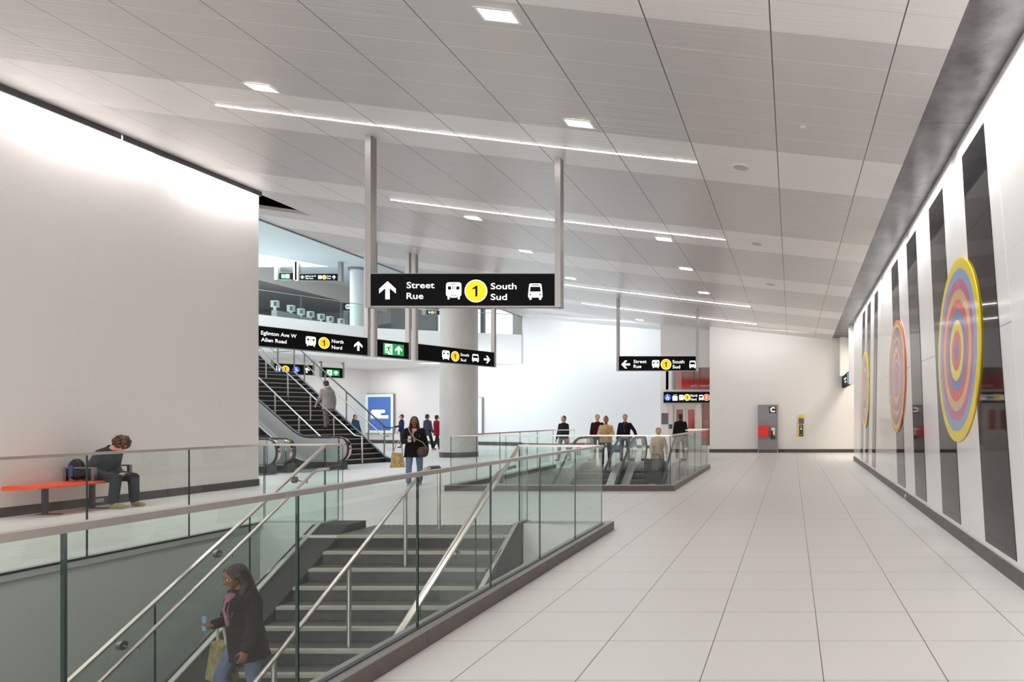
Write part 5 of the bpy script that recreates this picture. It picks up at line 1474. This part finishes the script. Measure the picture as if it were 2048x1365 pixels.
m = MB(); c_ = Vector((.17, -.17, .80)); m.sphere(c_, .13, .07, .12, 16); m.sphere(c_ + Vector((0, 0, -.05)), .12, .07, .09, 14); o = m.build('bag_body', mat('dark_brown_leather', rgb(58, 42, 36), .45), t); bake(o, .011, 3)
m = MB(); m.tube([c_ + Vector((.10, .02, .06)), c_ + Vector((0, -.02, .22)), (-.02, -.20, 1.12), (-.10, -.15, 1.28), (-.13, -.02, 1.37)], .012, 8); m.build('strap', mat('tan_strap', rgb(150, 130, 90), .6), t, smooth=True)

# the woman going down the stair in the foreground
ys = 7.12; zs = -(math.floor((TY - ys) / RUN) + 1) * RISE
dn = person('person in dark jacket and jeans walking down the foreground stair, seen through the glass', (-5.50, ys, zs), R(-28), 1.62, lean=6,
            legs=((24, 34, 3), (-2, 6, 3)), arms=((0, 14, 96, 34), (6, 16, 22, 0)), head=(12, 0), skin='brown', hair='dbrown', hstyle='long',
            top=cloth('dark_jacket', rgb(34, 30, 30)), bottom=cloth('faded_jeans', rgb(96, 104, 128)), shoe=mat('grey_shoe', rgb(150, 150, 155), .6), hem=-.24, bulk=1.22, legw=1.05, vox=.009,
            fingers=24, shirt=mat('mauve_scarf', rgb(150, 96, 112), .8, var=.3, vscale=20))
h0 = dn['hands'][0][1]
m = MB(); m.box(h0.x - .034, h0.x + .034, h0.y - .012, h0.y - .003, h0.z - .03, h0.z + .11)
held('phone', 'pale blue phone in the hand of the person on the foreground stair', 'phone', dn, m, mat('blue_phone', rgb(130, 160, 190), .3), False)
t = thing('tote_bag', 'olive beige tote bag carried by the person on the foreground stair', 'bag', (-5.50, ys, zs), R(-28))
m = MB(); c_ = Vector((-.37, -.05, .62)); m.hexa([c_ + Vector(q) for q in ((-.17, -.09, -.24), (.17, -.09, -.24), (.17, .09, -.24), (-.17, .09, -.24), (-.13, -.05, .16), (.13, -.05, .15), (.13, .05, .15), (-.13, .05, .16))]); o = m.build('bag_body', mat('olive_pattern_cloth', rgb(140, 128, 88), .8, var=.4, vscale=14), t); bake(o, .011, 14)
m = MB(); m.tube([c_ + Vector((-.09, 0, .12)), c_ + Vector((-.02, -.03, .36)), c_ + Vector((.06, -.03, .42)), c_ + Vector((.10, 0, .12))], .013, 8); m.build('handle', mat('pale_strap', rgb(190, 180, 165), .7), t, smooth=True)

FARV = .016
FAR = dict(vox=FARV, face=False, fingers=14)
# on the rising stair, going up and away
q = B(1.0, 1.6, 0); zst = (int(1.6 / RU) + 1) * RI
p = Vector((-14.83 - .928 * 1.57, 24.2 + .373 * 1.57, 0))
person('person in light grey hooded coat climbing the stair to the mezzanine, seen from behind', (p.x, p.y, 7 * RI), RZ_UV + PI, 1.72, lean=8, legs=((34, 42, 2), (-2, 4, 2)),
       arms=((-8, 10, 20, 0), (14, 10, 30, 0)), head=(6, 0), hair='black', top=cloth('grey_coat', rgb(150, 144, 140)), bottom=cloth('mid_grey', rgb(120, 114, 112)), hem=-.25, bulk=1.12, hood=True, **FAR)
def far(px, Y, H, label, rz, **kw):
    d = dict(FAR); d.update(kw)
    return person(label, ((px - VX) * Y / F, Y, 0), rz, H, **d)
far(711, 37.5, 1.76, 'person in teal jacket behind the glass of the rising stair', R(80), legs=((18, 8, 2), (-16, 14, 2)), top=cloth('teal_dark', rgb(45, 78, 92)), bottom=cloth('dark_teal_trousers', rgb(50, 62, 72)), hood=True)
far(803, 37.0, 1.74, 'person in navy top standing right of the blue poster', R(-60), top=cloth('navy_knit', rgb(36, 44, 84)), bottom=cloth('dark_navy', rgb(40, 48, 74)), arms=((20, 12, 60, 20), (8, 10, 15, 0)))
far(855, 34.2, 1.76, 'person in dark grey coat walking beside the one in red, left of the column', R(160), legs=((16, 6, 2), (-14, 12, 2)), top=cloth('slate_coat', rgb(62, 62, 74)), bottom=cloth('black_trousers', rgb(28, 28, 34)), hem=-.24, shoe=mat('pink_sole_shoe', rgb(205, 120, 110), .5))
far(874, 35.1, 1.72, 'person in dark red coat walking, right beside the round column', R(150), legs=((-12, 12, 2), (16, 6, 2)), top=cloth('dark_red_coat', rgb(140, 24, 40)), bottom=cloth('charcoal_trousers', rgb(48, 46, 52)), hem=-.24, bulk=1.1)
far(1127, 26.0, 1.66, 'person in black top and grey trousers walking behind the left side of the escalator well', R(-20), legs=((14, 8, 2), (-12, 10, 2)), top=cloth('black_top', rgb(30, 30, 38)), bottom=cloth('grey_trousers', rgb(118, 120, 128)))
far(1195, 25.6, 1.70, 'person in black and maroon jacket, left of the one in the beige sweater', R(20), top=cloth('maroon_black', rgb(52, 18, 26)), bottom=cloth('dark_jeans', rgb(36, 48, 84)), bulk=1.15, legs=((12, 6, 2), (-8, 8, 2)))
far(1212, 22.7, 1.62, 'person in beige and tan sweater stepping onto the left down escalator', R(10), skin='tan', hstyle='bun', top=cloth('beige_sweater', rgb(205, 170, 128)), bottom=cloth('black_trousers', rgb(28, 28, 34)), bulk=1.2,
    arms=((14, 14, 70, 30), (14, 14, 70, 30)), legs=((10, 6, 2), (-6, 6, 2)), face=True, head=(10, 0), vox=.012)
mn = far(1250, 24.6, 1.70, 'person in navy jacket over a maroon shirt, arm out, behind the escalator handrails', R(10), hair='black', top=cloth('navy_jacket', rgb(24, 20, 38)), bottom=cloth('grey_jeans', rgb(70, 72, 92)), bulk=1.1,
    arms=((4, 12, 10, 0), (20, 34, 12, 0)), legs=((12, 8, 2), (-10, 8, 2)), shirt=cloth('maroon_shirt', rgb(86, 52, 66)), face=True, vox=.012)
t = thing('shopping_bag', 'blue and white bag held low by the person in the navy jacket', 'bag', (mn['t'].location.x - .34, 24.5, .38), 0)
m = MB(); m.box(-.17, .17, -.07, .07, 0, .24); m.build('bag_body', mat('blue_bag', rgb(24, 60, 120), .5), t)
m = MB(); m.tube([(-.10, 0, .24), (-.04, 0, .40), (.04, 0, .40), (.10, 0, .24)], .012, 8); m.build('handle', M_white_met, t, smooth=True)
rd_ = person('person in pale tan coat riding the right down escalator behind the dark suitcase', (-3.92, 20.75, -.33), R(15), 1.62, lean=8, legs=((6, 6, 2), (2, 2, 2)), arms=((20, 12, 30, 10), (20, 14, 30, 10)), head=(8, 0),
             hair='grey', top=cloth('pale_tan_coat', rgb(190, 172, 150)), bottom=cloth('sand_trousers', rgb(165, 150, 135)), hem=-.24, **FAR)
t = thing('suitcase', 'large dark grey suitcase on the right down escalator', 'suitcase', (-3.92, 20.30, -.56))
m = MB(); m.box(-.30, .30, -.16, .16, .06, .96); sh = m.build('shell', mat('dark_grey_shell', rgb(72, 70, 68), .6), t)
bm = bmesh.new(); bm.from_mesh(sh.data); bmesh.ops.bevel(bm, geom=bm.edges[:], offset=.06, segments=4, affect='EDGES'); bm.to_mesh(sh.data); bm.free()
m = MB(); m.box(-.16, .04, -.168, -.161, .16, .26); m.build('reflective_tag', mat('pale_tag', rgb(150, 152, 150), .4), t)
m = MB(); m.tube([(-.12, .05, .95), (-.12, .05, 1.08), (.12, .05, 1.08), (.12, .05, .95)], .014, 8); m.build('handle', M_black, t, smooth=True)
for x in (-.22, .22):
    m = MB(); m.tube([(x - .02, -.06, .035), (x + .02, -.06, .035)], .034, 12); m.build('wheel', M_black, t, smooth=True)
far(1361, 26.6, 1.72, 'person in black coat with glasses-dark hair waiting in front of the elevator', R(-165), skin='tan', hair='black', top=cloth('black_coat', rgb(18, 17, 20)), bottom=cloth('black_trousers', rgb(28, 28, 34)), hem=-.25, bulk=1.25)
